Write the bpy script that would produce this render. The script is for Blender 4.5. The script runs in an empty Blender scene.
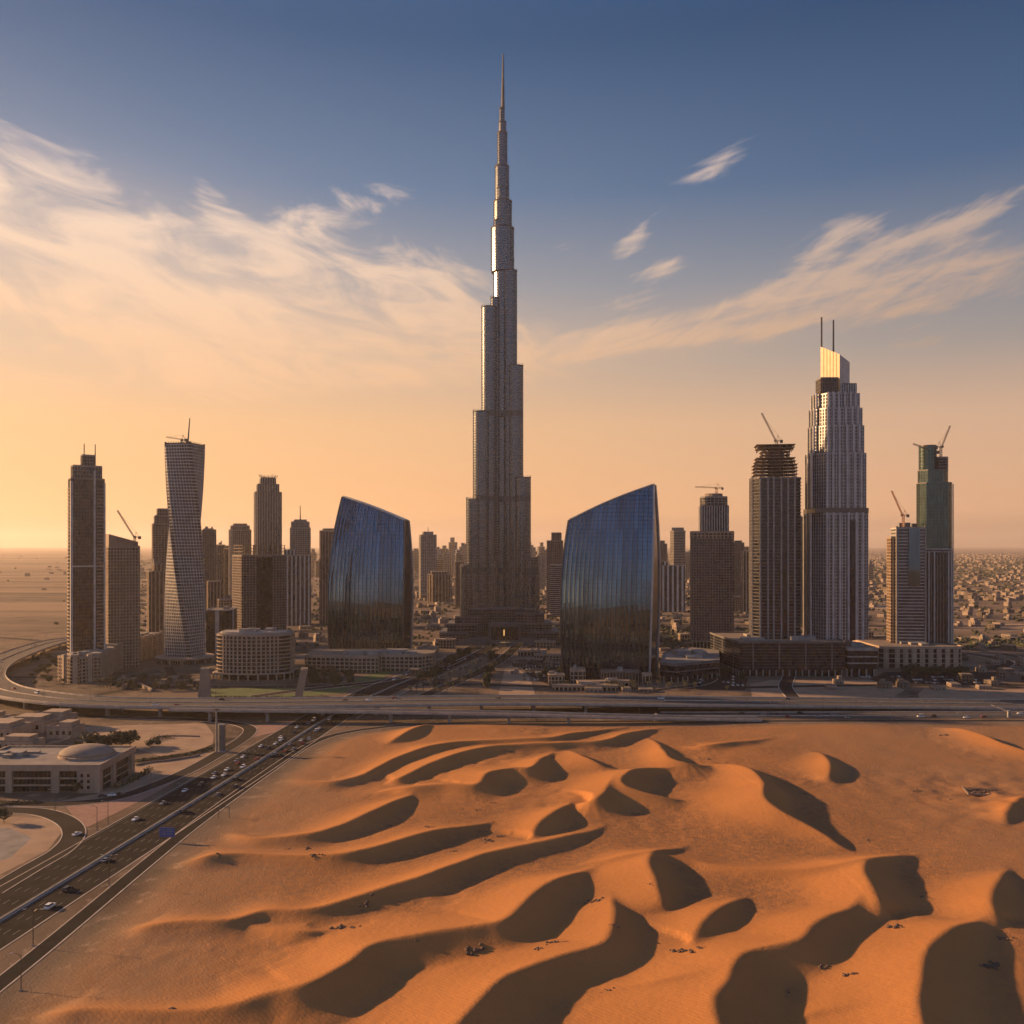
import bpy, math, random
import numpy as np
from mathutils import Vector, Matrix

R = math.radians
F = 887.0          # focal length in pixels
HC = 135.0         # camera height above the plain
HZ = 545.0         # row of the horizon

# ------------------------------------------------------------------ camera, sky, sun, exposure
scene = bpy.context.scene
scene.render.resolution_x = 1024
scene.render.resolution_y = 1024
cam_data = bpy.data.cameras.new("camera")
cam = bpy.data.objects.new("camera", cam_data)
scene.collection.objects.link(cam)
cam.location = (0, 0, HC)
cam.rotation_euler = (R(90), 0, 0)
cam_data.sensor_width = 36.0
cam_data.lens = 36.0 * F / 1024.0
cam_data.shift_y = (HZ - 512.0) / 1024.0
cam_data.clip_start = 1.0
cam_data.clip_end = 200000.0
scene.camera = cam

SUN_AZ = -72.5      # degrees from +Y towards -X
SUN_EL = 15.5
SUNV = Vector((math.sin(R(SUN_AZ)) * math.cos(R(SUN_EL)), math.cos(R(SUN_AZ)) * math.cos(R(SUN_EL)), math.sin(R(SUN_EL))))
sun_data = bpy.data.lights.new("sun", 'SUN')
sun = bpy.data.objects.new("sun", sun_data)
scene.collection.objects.link(sun)
sun_data.energy = 5.0
sun_data.angle = R(1.0)
sun_data.color = (1.0, 0.57, 0.26)
sun.rotation_euler = SUNV.to_track_quat('Z', 'Y').to_euler()
sun.location = (-800, 200, 900)

scene.view_settings.view_transform = 'Standard'
scene.view_settings.look = 'None'
scene.view_settings.gamma = 1.0
scene.view_settings.exposure = 1.0
scene.cycles.use_denoising = True
scene.cycles.max_bounces = 6
scene.cycles.diffuse_bounces = 3
scene.cycles.glossy_bounces = 3
scene.cycles.volume_bounces = 1
scene.cycles.caustics_reflective = False
scene.cycles.caustics_refractive = False

world = bpy.data.worlds.new("World")
scene.world = world
world.use_nodes = True


class NT:
    """short hand for node trees"""
    def __init__(s, tree):
        s.t = tree
        s.n = tree.nodes
        s.l = tree.links

    def new(s, kind, **kw):
        n = s.n.new(kind)
        for k, v in kw.items():
            setattr(n, k, v)
        return n

    def put(s, sock, v):
        if isinstance(v, bpy.types.NodeSocket):
            s.l.new(v, sock)
        else:
            if hasattr(sock.default_value, '__len__') and len(sock.default_value) == 4 and len(v) == 3:
                v = (*v, 1)
            sock.default_value = v

    def math(s, op, a, b=0.0, c=None, clamp=False):
        n = s.new('ShaderNodeMath', operation=op, use_clamp=clamp)
        s.put(n.inputs[0], a)
        s.put(n.inputs[1], b)
        if c is not None:
            s.put(n.inputs[2], c)
        return n.outputs[0]

    def mix(s, f, a, b, mode='MIX'):
        n = s.new('ShaderNodeMix', data_type='RGBA', blend_type=mode)
        s.put(n.inputs['Factor'], f)
        s.put(n.inputs[6], a)
        s.put(n.inputs[7], b)
        return n.outputs[2]

    def ramp(s, f, stops, interp='LINEAR'):
        n = s.new('ShaderNodeValToRGB')
        n.color_ramp.interpolation = interp
        e = n.color_ramp.elements
        while len(e) < len(stops):
            e.new(0.5)
        for k, (p, c) in enumerate(stops):
            e[k].position = p
            if not hasattr(c, '__len__'):
                c = (c, c, c)
            e[k].color = (*c, 1)
        s.put(n.inputs[0], f)
        return n.outputs[0]

    def maprange(s, v, a, b, c=0.0, d=1.0, smooth=False):
        n = s.new('ShaderNodeMapRange')
        if smooth:
            n.interpolation_type = 'SMOOTHSTEP'
        s.put(n.inputs[0], v)
        for k, x in zip((1, 2, 3, 4), (a, b, c, d)):
            n.inputs[k].default_value = x
        return n.outputs[0]

    def noise(s, vec, scale, detail=4, rough=0.55, dist=0.0):
        n = s.new('ShaderNodeTexNoise')
        s.put(n.inputs['Vector'], vec)
        n.inputs['Scale'].default_value = scale
        n.inputs['Detail'].default_value = detail
        n.inputs['Roughness'].default_value = rough
        n.inputs['Distortion'].default_value = dist
        return n.outputs[0]

    def xyz(s, v):
        n = s.new('ShaderNodeSeparateXYZ')
        s.put(n.inputs[0], v)
        return n.outputs

    def comb(s, x, y, z=0.0):
        n = s.new('ShaderNodeCombineXYZ')
        for k, v in enumerate((x, y, z)):
            s.put(n.inputs[k], v)
        return n.outputs[0]


def build_world():
    w = NT(world.node_tree)
    w.n.clear()
    tc = w.new('ShaderNodeTexCoord').outputs['Generated']
    x, y, z = w.xyz(tc)
    D = 57.2958
    az = w.math('MULTIPLY', w.math('ARCTAN2', x, y), D)
    el = w.math('MULTIPLY', w.math('ARCSINE', z), D)
    # clear sky: dust-warm near the horizon, deep blue overhead
    f = w.math('DIVIDE', el, 90.0, clamp=True)
    warm = w.ramp(f, [(0.0, (0.26, 0.15, 0.09)), (0.008, (0.50, 0.27, 0.135)), (0.022, (0.80, 0.41, 0.17)), (0.085, (0.72, 0.42, 0.205)),
                      (0.13, (0.50, 0.38, 0.28)), (0.18, (0.28, 0.285, 0.30)), (0.24, (0.10, 0.17, 0.275)),
                      (0.33, (0.012, 0.074, 0.178)), (0.50, (0.012, 0.06, 0.16)), (1.0, (0.025, 0.07, 0.16))])
    cool = w.ramp(f, [(0.0, (0.21, 0.125, 0.08)), (0.008, (0.36, 0.21, 0.125)), (0.022, (0.62, 0.345, 0.195)), (0.085, (0.50, 0.325, 0.22)),
                      (0.13, (0.25, 0.23, 0.22)), (0.18, (0.13, 0.165, 0.22)), (0.24, (0.022, 0.078, 0.175)),
                      (0.33, (0.001, 0.037, 0.105)), (0.50, (0.010, 0.045, 0.13)), (1.0, (0.02, 0.06, 0.15))])
    nrm = w.new('ShaderNodeVectorMath', operation='DOT_PRODUCT')
    w.put(nrm.inputs[0], tc)
    nrm.inputs[1].default_value = tuple(SUNV)
    g = w.maprange(nrm.outputs['Value'], -0.35, 0.75, 0, 1, True)
    base = w.mix(g, cool, warm)
    glow = w.math('POWER', w.math('MAXIMUM', nrm.outputs['Value'], 0.0), 7.0)
    lowm = w.maprange(el, 0.0, 26.0, 1.0, 0.0, True)
    glow = w.math('MULTIPLY', glow, lowm)
    base = w.mix(glow, base, (1.25, 0.74, 0.36))
    # physically based sky mixed in
    sky = w.new('ShaderNodeTexSky', sky_type='NISHITA')
    sky.sun_disc = False
    sky.sun_elevation = R(SUN_EL)
    sky.sun_rotation = R(SUN_AZ)
    sky.altitude = 100
    sky.dust_density = 4.0
    sky.ozone_density = 2.0
    skyc = w.mix(1.0, sky.outputs[0], (0.075, 0.075, 0.075), 'MULTIPLY')
    base = w.mix(0.08, base, skyc)

    # the sky away from the sun's side (behind the camera) is a clearer, brighter blue
    rear = w.maprange(y, 0.25, -0.6, 0, 1, True)
    f2 = w.ramp(f, [(0.0, (0.22, 0.19, 0.19)), (0.04, (0.30, 0.28, 0.30)), (0.12, (0.24, 0.28, 0.36)), (0.25, (0.14, 0.24, 0.42)), (0.6, (0.07, 0.15, 0.32))])
    base = w.mix(rear, base, f2)
    # high cirrus
    def stroke(cx, cy, lx, ly, ang, s):
        """soft ellipse on the dome; centre and half lengths in degrees, ang = its tilt"""
        ca, sa = math.cos(R(ang)), math.sin(R(ang))
        dx = w.math('SUBTRACT', az, cx)
        dy = w.math('SUBTRACT', el, cy)
        u = w.math('MULTIPLY_ADD', dx, ca / lx, w.math('MULTIPLY', dy, sa / lx))
        v = w.math('MULTIPLY_ADD', dx, -sa / ly, w.math('MULTIPLY', dy, ca / ly))
        r2 = w.math('MULTIPLY_ADD', u, u, w.math('MULTIPLY', v, v))
        e = w.math('EXPONENT', w.math('MULTIPLY', r2, -1.0))
        return w.math('MULTIPLY', e, s)

    def total(lst):
        t = lst[0]
        for k in lst[1:]:
            t = w.math('ADD', t, k)
        return t
    left = total([stroke(-30, 18.2, 8, 3.2, -20, 1.25), stroke(-20, 14.5, 17, 3.4, -8, 1.15), stroke(-27, 17, 12, 4, 0, 0.6), stroke(-6, 14.5, 7, 2.6, -18, 0.85), stroke(-14, 16.5, 7, 2.2, -20, 0.8),
                  stroke(-5.2, 17.6, 2.6, 1.5, -25, 0.85), stroke(-11, 20.3, 4.6, 1.4, 8, 0.75),
                  stroke(-18.6, 20.3, 2.0, 0.8, -40, 0.75), stroke(-9, 12.6, 13, 1.6, 2, 0.95), stroke(-20, 9.8, 18, 1.5, 3, 0.6)])
    right = total([stroke(10, 13.4, 11, 1.3, 7, 0.85), stroke(19, 15.0, 8, 1.6, 12, 0.9), stroke(27, 18.0, 6, 1.1, 20, 0.85), stroke(3, 12.6, 5, 1.2, 2, 0.7), stroke(20.5, 17.4, 3.2, 1.5, 24, 0.85), stroke(26, 15.0, 8, 1.3, 12, 0.8), stroke(8, 15.4, 4, 0.6, 14, 0.5),
                   stroke(20.5, 17.5, 2.6, 1.3, 30, 0.5), stroke(28, 14.2, 6, 1.0, 10, 0.55),
                   stroke(12.9, 22.6, 3.2, 1.0, 24, 0.95), stroke(8, 18.8, 2.2, 1.1, 38, 0.95), stroke(9.7, 17.2, 2.2, 0.7, 14, 0.9),
                   stroke(3, 18.7, 2.3, 0.7, 12, 0.55), stroke(24, 11.6, 4, 0.45, 6, 0.55), stroke(16, 11.2, 3, 0.4, 8, 0.4),
                   stroke(26, 24, 3, 0.5, 28, 0.35), stroke(11, 25, 2, 0.5, 20, 0.35),
                   stroke(-70, 25, 25, 6, 0, 0.7), stroke(80, 30, 30, 7, 10, 0.7), stroke(160, 22, 30, 5, 0, 0.6)])

    def wisps(ang, sx, sy, seed, scale=1.0):
        ca, sa = math.cos(R(ang)), math.sin(R(ang))
        u = w.math('MULTIPLY_ADD', az, ca, w.math('MULTIPLY', el, sa))
        v = w.math('MULTIPLY_ADD', az, -sa, w.math('MULTIPLY', el, ca))
        vec = w.comb(w.math('MULTIPLY', u, sx), w.math('MULTIPLY', v, sy), seed)
        n1 = w.noise(vec, 1.0, 8, 0.60, 1.1)
        return n1
    nl = wisps(-16, 0.13, 0.40, 3.0)
    nl2 = wisps(-2, 0.20, 0.7, 9.0)
    nr = wisps(13, 0.12, 0.62, 5.0)
    nr2 = wisps(28, 0.25, 0.9, 14.0)
    nL = w.math('MULTIPLY_ADD', nl, 0.78, w.math('MULTIPLY', nl2, 0.22))
    nR = w.math('MULTIPLY_ADD', nr, 0.65, w.math('MULTIPLY', nr2, 0.35))

    def dens(m, n):
        # clouds thicken where mask and noise agree
        m = w.math('MINIMUM', m, 1.0)
        n = w.maprange(n, 0.34, 0.66, 0, 1)
        t = w.math('SUBTRACT', w.math('MULTIPLY_ADD', m, 1.05, n), 1.0)
        return w.maprange(t, 0.0, 0.85, 0, 1, True)
    a = w.math('MAXIMUM', dens(left, nL), dens(right, nR))
    a = w.math('MULTIPLY', a, 0.80)
    veil = w.math('MULTIPLY', w.math('MINIMUM', total([stroke(-26, 15.5, 16, 4.6, -10, 0.55), stroke(-12, 12.5, 16, 2.4, 0, 0.45), stroke(14, 13.6, 14, 1.8, 10, 0.28)]), 1.0),
                  w.maprange(wisps(-6, 0.05, 0.22, 21.0), 0.25, 0.65, 0.25, 1.0))
    a = w.math('SUBTRACT', 1.0, w.math('MULTIPLY', w.math('SUBTRACT', 1.0, a), w.math('SUBTRACT', 1.0, veil)))
    ccol = w.ramp(w.math('DIVIDE', el, 30.0, clamp=True), [(0.15, (0.74, 0.41, 0.21)), (0.4, (0.74, 0.47, 0.29)), (0.62, (0.76, 0.56, 0.42)), (0.85, (0.72, 0.58, 0.50))])
    dim = w.mix(g, (0.52, 0.52, 0.56), (1.0, 1.0, 1.0))
    ccol = w.mix(1.0, ccol, dim, 'MULTIPLY')
    col = w.mix(a, base, ccol)
    # ground side of the sphere stays dull
    bg = w.new('ShaderNodeBackground')
    w.put(bg.inputs[0], col)
    bg.inputs[1].default_value = 0.66
    out = w.new('ShaderNodeOutputWorld')
    w.l.new(bg.outputs[0], out.inputs[0])


build_world()

# ------------------------------------------------------------------ materials
MATS = {}


def mat(name, col, rough=0.8, metal=0.0, var=0.25, scale=0.15, cell=None, cellvar=0.0, bump=0.0, spec=0.5, streak=0.0, col2=None, mode='Object'):
    """plain surface with real-world colour; broad noise, optional per-window cells, optional rain streaks"""
    m = bpy.data.materials.new(name)
    m.use_nodes = True
    t = NT(m.node_tree)
    b = t.n['Principled BSDF']
    co = t.new('ShaderNodeTexCoord').outputs[mode]
    n = t.noise(co, scale, 5, 0.6)
    c2 = col2 or tuple(x * (1 - var) for x in col)
    c = t.mix(t.maprange(n, 0.3, 0.7, 0, 1), c2, tuple(min(1, x * (1 + var * 0.6)) for x in col))
    rv = rough
    if cell:
        sn = t.new('ShaderNodeVectorMath', operation='SNAP')
        t.put(sn.inputs[0], co)
        sn.inputs[1].default_value = cell
        wn = t.new('ShaderNodeTexWhiteNoise', noise_dimensions='3D')
        t.put(wn.inputs[0], sn.outputs[0])
        v = wn.outputs['Value']
        k = t.maprange(v, 0, 1, 1 - cellvar, 1 + cellvar)
        cc = t.comb(k, k, k)
        c = t.mix(1.0, c, cc, 'MULTIPLY')
        rv = t.maprange(v, 0, 1, max(0.02, rough * 0.6), min(1, rough * 1.6))
    if streak:
        mp = t.new('ShaderNodeMapping')
        mp.inputs['Scale'].default_value = (0.5, 0.5, 0.02)
        t.put(mp.inputs[0], co)
        s = t.noise(mp.outputs[0], 1.0, 4, 0.6)
        k = t.maprange(s, 0.35, 0.65, 1 - streak, 1 + streak * 0.3)
        c = t.mix(1.0, c, t.comb(k, k, k), 'MULTIPLY')
    t.put(b.inputs['Base Color'], c)
    t.put(b.inputs['Roughness'], rv)
    b.inputs['Metallic'].default_value = metal
    b.inputs['Specular IOR Level'].default_value = spec
    if bump:
        bn = t.new('ShaderNodeBump')
        bn.inputs['Strength'].default_value = bump
        bn.inputs['Distance'].default_value = 0.5
        t.put(bn.inputs['Height'], t.noise(co, scale * 8, 4, 0.6))
        t.put(b.inputs['Normal'], bn.outputs[0])
    MATS[name] = m
    return m


M = MATS
CW = (3.0, 3.0, 3.6)
mat('concrete', (0.29, 0.265, 0.24), 0.85, streak=0.2)
mat('concrete_light', (0.42, 0.395, 0.37), 0.8, streak=0.15)
mat('concrete_tan', (0.30, 0.22, 0.16), 0.85, streak=0.2)
mat('concrete_dark', (0.13, 0.12, 0.115), 0.85, streak=0.25)
mat('concrete_raw', (0.24, 0.19, 0.155), 0.95, streak=0.3)
mat('stone_tan', (0.36, 0.265, 0.19), 0.85, streak=0.15)
mat('stone_brown', (0.19, 0.15, 0.13), 0.85, streak=0.2)
mat('metal_light', (0.37, 0.37, 0.375), 0.40, metal=0.3, streak=0.1)
mat('metal_dark', (0.10, 0.095, 0.09), 0.4, metal=0.6)
mat('metal_gold', (0.42, 0.28, 0.12), 0.5, metal=0.0)
mat('steel', (0.19, 0.19, 0.19), 0.36, metal=0.8, var=0.08, streak=0.1)
mat('glass_dark', (0.014, 0.017, 0.023), 0.14, cell=CW, cellvar=0.6, spec=0.5)
mat('glass_brown', (0.028, 0.022, 0.019), 0.2, cell=CW, cellvar=0.6, spec=0.4)
mat('glass_blue', (0.085, 0.140, 0.19), 0.035, metal=0.9, var=0.1, cell=(5.4, 50, 50), cellvar=0.3, spec=0.9)
mat('glass_green', (0.045, 0.10, 0.10), 0.10, metal=0.5, cell=CW, cellvar=0.25, spec=0.9)
mat('glass_grey', (0.06, 0.07, 0.085), 0.14, metal=0.3, cell=CW, cellvar=0.4, spec=0.7)
mat('glass_silver', (0.13, 0.145, 0.165), 0.25, metal=0.9, var=0.08)
mat('asphalt', (0.020, 0.018, 0.0175), 0.95, var=0.45, scale=0.12, spec=0.1)
mat('asphalt_old', (0.032, 0.028, 0.026), 0.95, spec=0.1, var=0.3, scale=0.08)
mat('asphalt_tan', (0.06, 0.047, 0.04), 0.9, var=0.25, scale=0.05)
mat('paint_white', (0.27, 0.255, 0.235), 0.7, var=0.5, scale=0.5)
mat('kerb', (0.42, 0.35, 0.29), 0.85)
mat('paving_pink', (0.27, 0.15, 0.115), 0.9, scale=0.3)
mat('packed_sand', (0.30, 0.20, 0.13), 0.95, var=0.3, scale=0.08, bump=0.3)
mat('lawn_green', (0.075, 0.105, 0.025), 0.95, var=0.35, scale=0.1)
mat('foliage', (0.055, 0.06, 0.028), 0.9, var=0.5, scale=0.9)
mat('foliage_light', (0.085, 0.08, 0.035), 0.9, var=0.5, scale=0.9)
mat('bark', (0.09, 0.065, 0.045), 0.95)
mat('rock', (0.15, 0.095, 0.065), 0.95, var=0.5, scale=1.5, bump=0.6)
mat('roofing', (0.20, 0.155, 0.12), 0.9, var=0.35, scale=0.12)
mat('roofing_grey', (0.21, 0.19, 0.175), 0.9, var=0.35, scale=0.12)
mat('sign_blue', (0.02, 0.06, 0.28), 0.5)
mat('crane_paint', (0.34, 0.13, 0.06), 0.6)
mat('crane_grey', (0.20, 0.17, 0.15), 0.6)
mat('car_white', (0.72, 0.71, 0.69), 0.25, var=0.03, spec=0.7)
mat('car_silver', (0.38, 0.38, 0.38), 0.3, metal=0.6, var=0.03)
mat('car_dark', (0.035, 0.035, 0.04), 0.25, var=0.03, spec=0.7)
mat('car_red', (0.25, 0.03, 0.02), 0.3, var=0.03, spec=0.7)
mat('car_glass', (0.015, 0.016, 0.018), 0.08, var=0.0)
mat('tyre', (0.02, 0.02, 0.02), 0.9)
mat('wall_pale', (0.24, 0.185, 0.145), 0.85, var=0.2)
mat('wall_sand', (0.16, 0.12, 0.088), 0.85, var=0.2)
mat('wall_brown', (0.10, 0.075, 0.058), 0.85, var=0.2)


def lamp_mat(name, col, e):
    m = bpy.data.materials.new(name)
    m.use_nodes = True
    b = m.node_tree.nodes['Principled BSDF']
    b.inputs['Base Color'].default_value = (*col, 1)
    b.inputs['Emission Color'].default_value = (*col, 1)
    b.inputs['Emission Strength'].default_value = e
    MATS[name] = m


lamp_mat('lit_warm', (1.0, 0.55, 0.15), 0.55)

# ------------------------------------------------------------------ mesh and object helpers
COL = scene.collection


def offset_poly(poly, d):
    """mitred outward offset of a counter-clockwise polygon"""
    n = len(poly)
    out = []
    for i in range(n):
        a, b, c = poly[i - 1], poly[i], poly[(i + 1) % n]
        e1 = (b[0] - a[0], b[1] - a[1]); e2 = (c[0] - b[0], c[1] - b[1])
        l1 = math.hypot(*e1) or 1e-9; l2 = math.hypot(*e2) or 1e-9
        n1 = (e1[1] / l1, -e1[0] / l1); n2 = (e2[1] / l2, -e2[0] / l2)
        k = 1 + n1[0] * n2[0] + n1[1] * n2[1]
        k = max(k, 0.35)
        out.append((b[0] + d * (n1[0] + n2[0]) / k, b[1] + d * (n1[1] + n2[1]) / k))
    return out


def rect(w, d, cx=0, cy=0):
    return [(cx - w / 2, cy - d / 2), (cx + w / 2, cy - d / 2), (cx + w / 2, cy + d / 2), (cx - w / 2, cy + d / 2)]


def chamfer(w, d, c, cx=0, cy=0):
    a, b = w / 2, d / 2
    p = [(-a + c, -b), (a - c, -b), (a, -b + c), (a, b - c), (a - c, b), (-a + c, b), (-a, b - c), (-a, -b + c)]
    return [(x + cx, y + cy) for x, y in p]


def circle(r, n=20, cx=0, cy=0, ry=None):
    ry = ry or r
    return [(cx + r * math.cos(2 * math.pi * (k + .5) / n), cy + ry * math.sin(2 * math.pi * (k + .5) / n)) for k in range(n)]


class MB:
    def __init__(s):
        s.v = []
        s.f = []

    def prism(s, poly, z0, z1, top=True, bottom=True):
        n = len(poly); b = len(s.v)
        s.v += [(x, y, z0) for x, y in poly] + [(x, y, z1) for x, y in poly]
        for i in range(n):
            j = (i + 1) % n
            s.f.append((b + i, b + j, b + n + j, b + n + i))
        if top:
            s.f.append(tuple(b + n + i for i in range(n)))
        if bottom:
            s.f.append(tuple(b + i for i in reversed(range(n))))
        return s

    def box(s, x0, x1, y0, y1, z0, z1):
        return s.prism([(x0, y0), (x1, y0), (x1, y1), (x0, y1)], z0, z1)

    def loft(s, rings, cap=True):
        """rings: lists of xyz with equal length"""
        n = len(rings[0]); b = len(s.v)
        for r in rings:
            s.v += [tuple(p) for p in r]
        for k in range(len(rings) - 1):
            for i in range(n):
                j = (i + 1) % n
                s.f.append((b + k * n + i, b + k * n + j, b + (k + 1) * n + j, b + (k + 1) * n + i))
        if cap:
            s.f.append(tuple(b + i for i in reversed(range(n))))
            s.f.append(tuple(b + (len(rings) - 1) * n + i for i in range(n)))
        return s

    def bar(s, p, q, r, r2=None, n=4):
        p = Vector(p); q = Vector(q); r2 = r if r2 is None else r2
        d = (q - p).normalized()
        u = d.cross(Vector((0, 0, 1)))
        if u.length < 1e-3:
            u = Vector((1, 0, 0))
        u.normalize(); w = d.cross(u)
        rings = []
        for c, rr in ((p, r), (q, r2)):
            rings.append([c + (u * math.cos(2 * math.pi * (k + .5) / n) + w * math.sin(2 * math.pi * (k + .5) / n)) * rr for k in range(n)])
        return s.loft(rings)

    def truss(s, p, q, w, step, r=0.14):
        """lattice boom of four chords with diagonals"""
        p = Vector(p); q = Vector(q); d = (q - p); L = d.length; d.normalize()
        u = d.cross(Vector((0, 0, 1)))
        if u.length < 1e-3:
            u = Vector((1, 0, 0))
        u.normalize(); v = d.cross(u)
        cs = [(u + v) * w / 2, (u - v) * w / 2, (-u - v) * w / 2, (v - u) * w / 2]
        for c in cs:
            s.bar(p + c, q + c, r)
        n = max(1, int(L / step))
        for k in range(n):
            a = p + d * L * k / n; b = p + d * L * (k + 1) / n
            for i in range(4):
                s.bar(a + cs[i], b + cs[(i + 1) % 4], r * .7)
        return s

    def build(s, name, material, parent=None, smooth=False):
        me = bpy.data.meshes.new(name)
        me.from_pydata(s.v, [], s.f)
        me.update()
        if smooth:
            me.polygons.foreach_set('use_smooth', [True] * len(me.polygons))
        me.materials.append(M[material] if isinstance(material, str) else material)
        o = bpy.data.objects.new(name, me)
        COL.objects.link(o)
        if parent:
            o.parent = parent
        return o


def tag(o, label, cat, group=None, kind=None):
    o['label'] = label
    o['category'] = cat
    if group:
        o['group'] = group
    if kind:
        o['kind'] = kind
    return o


def structure(o, kind='structure', label=None):
    o['kind'] = kind
    if label:
        o['label'] = label
    return o


class T:
    """a thing: an Empty at its base with named parts; part() returns the mesh of a part, new() starts a further one"""
    def __init__(s, name, label, cat, x, y, z=0.0, yaw=0.0, group=None):
        s.o = bpy.data.objects.new(name, None)
        s.o.empty_display_size = 5
        COL.objects.link(s.o)
        s.o.location = (x, y, z)
        s.o.rotation_euler = (0, 0, R(yaw))
        tag(s.o, label, cat, group)
        s.p = {}
        s.extra = []

    def part(s, name, m=None, parent=None):
        if name not in s.p:
            s.p[name] = (MB(), m, parent)
        return s.p[name][0]

    def new(s, name, m, parent=None):
        b = MB()
        s.extra.append((name, b, m, parent))
        return b

    def done(s):
        built = {}
        for n, (b, m, par) in s.p.items():
            if b.f:
                built[n] = b.build(n, m, built.get(par, s.o))
        for n, b, m, par in s.extra:
            b.build(n, m, built.get(par, s.o))
        return s.o


def X(px, Y):
    return (px - 512.0) * Y / F


def Z(py, Y):
    return HC + (HZ - py) * Y / F


def G(px, py, z=0.0):
    Y = (HC - z) * F / (py - HZ)
    return ((px - 512.0) * Y / F, Y)


def facade(t, poly, z0, z1, fl=3.6, bay=4.0, glass='glass_dark', frame='concrete', style='grid', proj=0.45, slab=0.9, pier=0.9, skip=(), roof=True, pre=''):
    """curtain wall core with projecting floor bands and piers"""
    t.part(pre + 'glazing', glass).prism(poly, z0, z1)
    H = z1 - z0
    nf = max(1, int(round(H / fl)))
    if style in ('grid', 'bands'):
        po = offset_poly(poly, proj)
        b = t.part(pre + 'floor_bands', frame)
        for k in range(1, nf + 1):
            z = z0 + H * k / nf
            b.prism(po, z - slab, z + (0.6 if k == nf else 0.0))
    if style in ('grid', 'fins'):
        b = t.part(pre + 'piers', frame)
        pj = proj + 0.2
        n = len(poly)
        for i in range(n):
            if i in skip:
                continue
            a, c = poly[i], poly[(i + 1) % n]
            dx, dy = c[0] - a[0], c[1] - a[1]
            L = math.hypot(dx, dy)
            if L < bay * 0.6:
                continue
            dx /= L; dy /= L
            nx, ny = dy, -dx
            m = max(1, int(round(L / bay)))
            for k in range(m):
                c0 = L * (k + .5) / m
                h = pier / 2
                px0, py0 = a[0] + dx * (c0 - h), a[1] + dy * (c0 - h)
                px1, py1 = a[0] + dx * (c0 + h), a[1] + dy * (c0 + h)
                b.prism([(px0 + nx * pj, py0 + ny * pj), (px1 + nx * pj, py1 + ny * pj), (px1 - nx * .3, py1 - ny * .3), (px0 - nx * .3, py0 - ny * .3)], z0 - 0.01, z1 + 0.35)
    if roof:
        r = t.part(pre + 'roof', 'roofing_grey')
        r.prism(offset_poly(poly, proj * 0.5), z1 + 0.62, z1 + 1.3)


def clutter(t, w, d, z, rng, cx=0, cy=0, n=4, s=1.0, m='concrete_dark'):
    """lift houses and cooling plant on a roof"""
    for k in range(n):
        b = t.new('roof_plant', m)
        a = rng.uniform(.12, .28) * w; e = rng.uniform(.15, .3) * d
        x = cx + rng.uniform(-.32, .32) * w; y = cy + rng.uniform(-.32, .32) * d
        h = rng.uniform(2.0, 5.5) * s
        b.box(x - a / 2, x + a / 2, y - e / 2, y + e / 2, z, z + h + k * 0.03)
        b.box(x - a / 2 - .2, x + a / 2 + .2, y - e / 2 - .2, y + e / 2 + .2, z + h + k * .03 + .01, z + h + k * .03 + .35)


def fit(pxl, pxr, Y, yaw, dratio):
    """width, depth and centre of a rotated block whose outline spans two columns"""
    pc = (pxl + pxr) / 2
    phi = math.atan((pc - 512) / F)
    a = R(yaw) + phi
    Wp = (pxr - pxl) / F * Y * math.cos(phi)
    w = Wp / (math.cos(a) + dratio * abs(math.sin(a)))
    d = w * dratio
    Yc = Y + (w * abs(math.sin(R(yaw))) + d * math.cos(R(yaw))) / 2
    return w, d, X(pc, Yc), Yc


def crane(base, mast_h, jib_len, luff, azim, label, col='crane_paint', s=1.0, counter=9.0, flat=False):
    """tower crane: lattice mast, cab, luffing jib at angle luff, counter jib with weights, tie rods"""
    t = T('tower_crane', label, 'crane', base[0], base[1], base[2], azim, 'tower cranes on the unfinished roofs')
    w = 2.4 * s
    t.part('mast', col).truss((0, 0, 0), (0, 0, mast_h), w, 3.0 * s, 0.28 * s)
    c = R(luff)
    j = Vector((math.cos(c), 0, math.sin(c)))
    top = Vector((0, 0, mast_h))
    t.part('jib', col).truss(top + Vector((1.2, 0, .6)), top + j * jib_len + Vector((1.2, 0, .6)), 1.5 * s, 3.0 * s, 0.24 * s)
    t.part('counter_jib', col).truss(top, top + Vector((-counter, 0, 0)), 1.6 * s, 3.0 * s, 0.24 * s)
    t.part('counterweight', 'concrete_dark').box(-counter - .6, -counter + 2.0, -1.1, 1.1, mast_h - 2.4, mast_h + .9)
    t.part('cab', 'concrete_dark').box(-0.2, 2.0, -2.8, -1.3, mast_h - 1.2, mast_h + 1.2)
    t.part('apex_frame', col).bar(top, top + Vector((-1.5, 0, 7 * s)), .3 * s).bar(top + Vector((-counter * .6, 0, 0)), top + Vector((-1.5, 0, 7 * s)), .22 * s)
    t.part('tie_rods', 'metal_dark').bar(top + Vector((-1.5, 0, 7 * s)), top + j * jib_len * .8 + Vector((1.2, 0, 1.2)), .13 * s).bar(top + Vector((-1.5, 0, 7 * s)), top + Vector((-counter, 0, .6)), .13 * s)
    return t.done()


rng = random.Random(11)

# ------------------------------------------------------------------ terrain: one sheet, dunes in front, plain to the horizon
def catmull(pts, n=5):
    P = [np.array(p, float) for p in pts]
    P = [2 * P[0] - P[1]] + P + [2 * P[-1] - P[-2]]
    out = []
    for i in range(1, len(P) - 2):
        a, b, c, d = P[i - 1:i + 3]
        for k in range(n):
            t = k / n
            out.append(0.5 * ((2 * b) + (c - a) * t + (2 * a - 5 * b + 4 * c - d) * t * t + (3 * b - a - 3 * c + d) * t ** 3))
    out.append(P[-2])
    return np.array(out)


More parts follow.
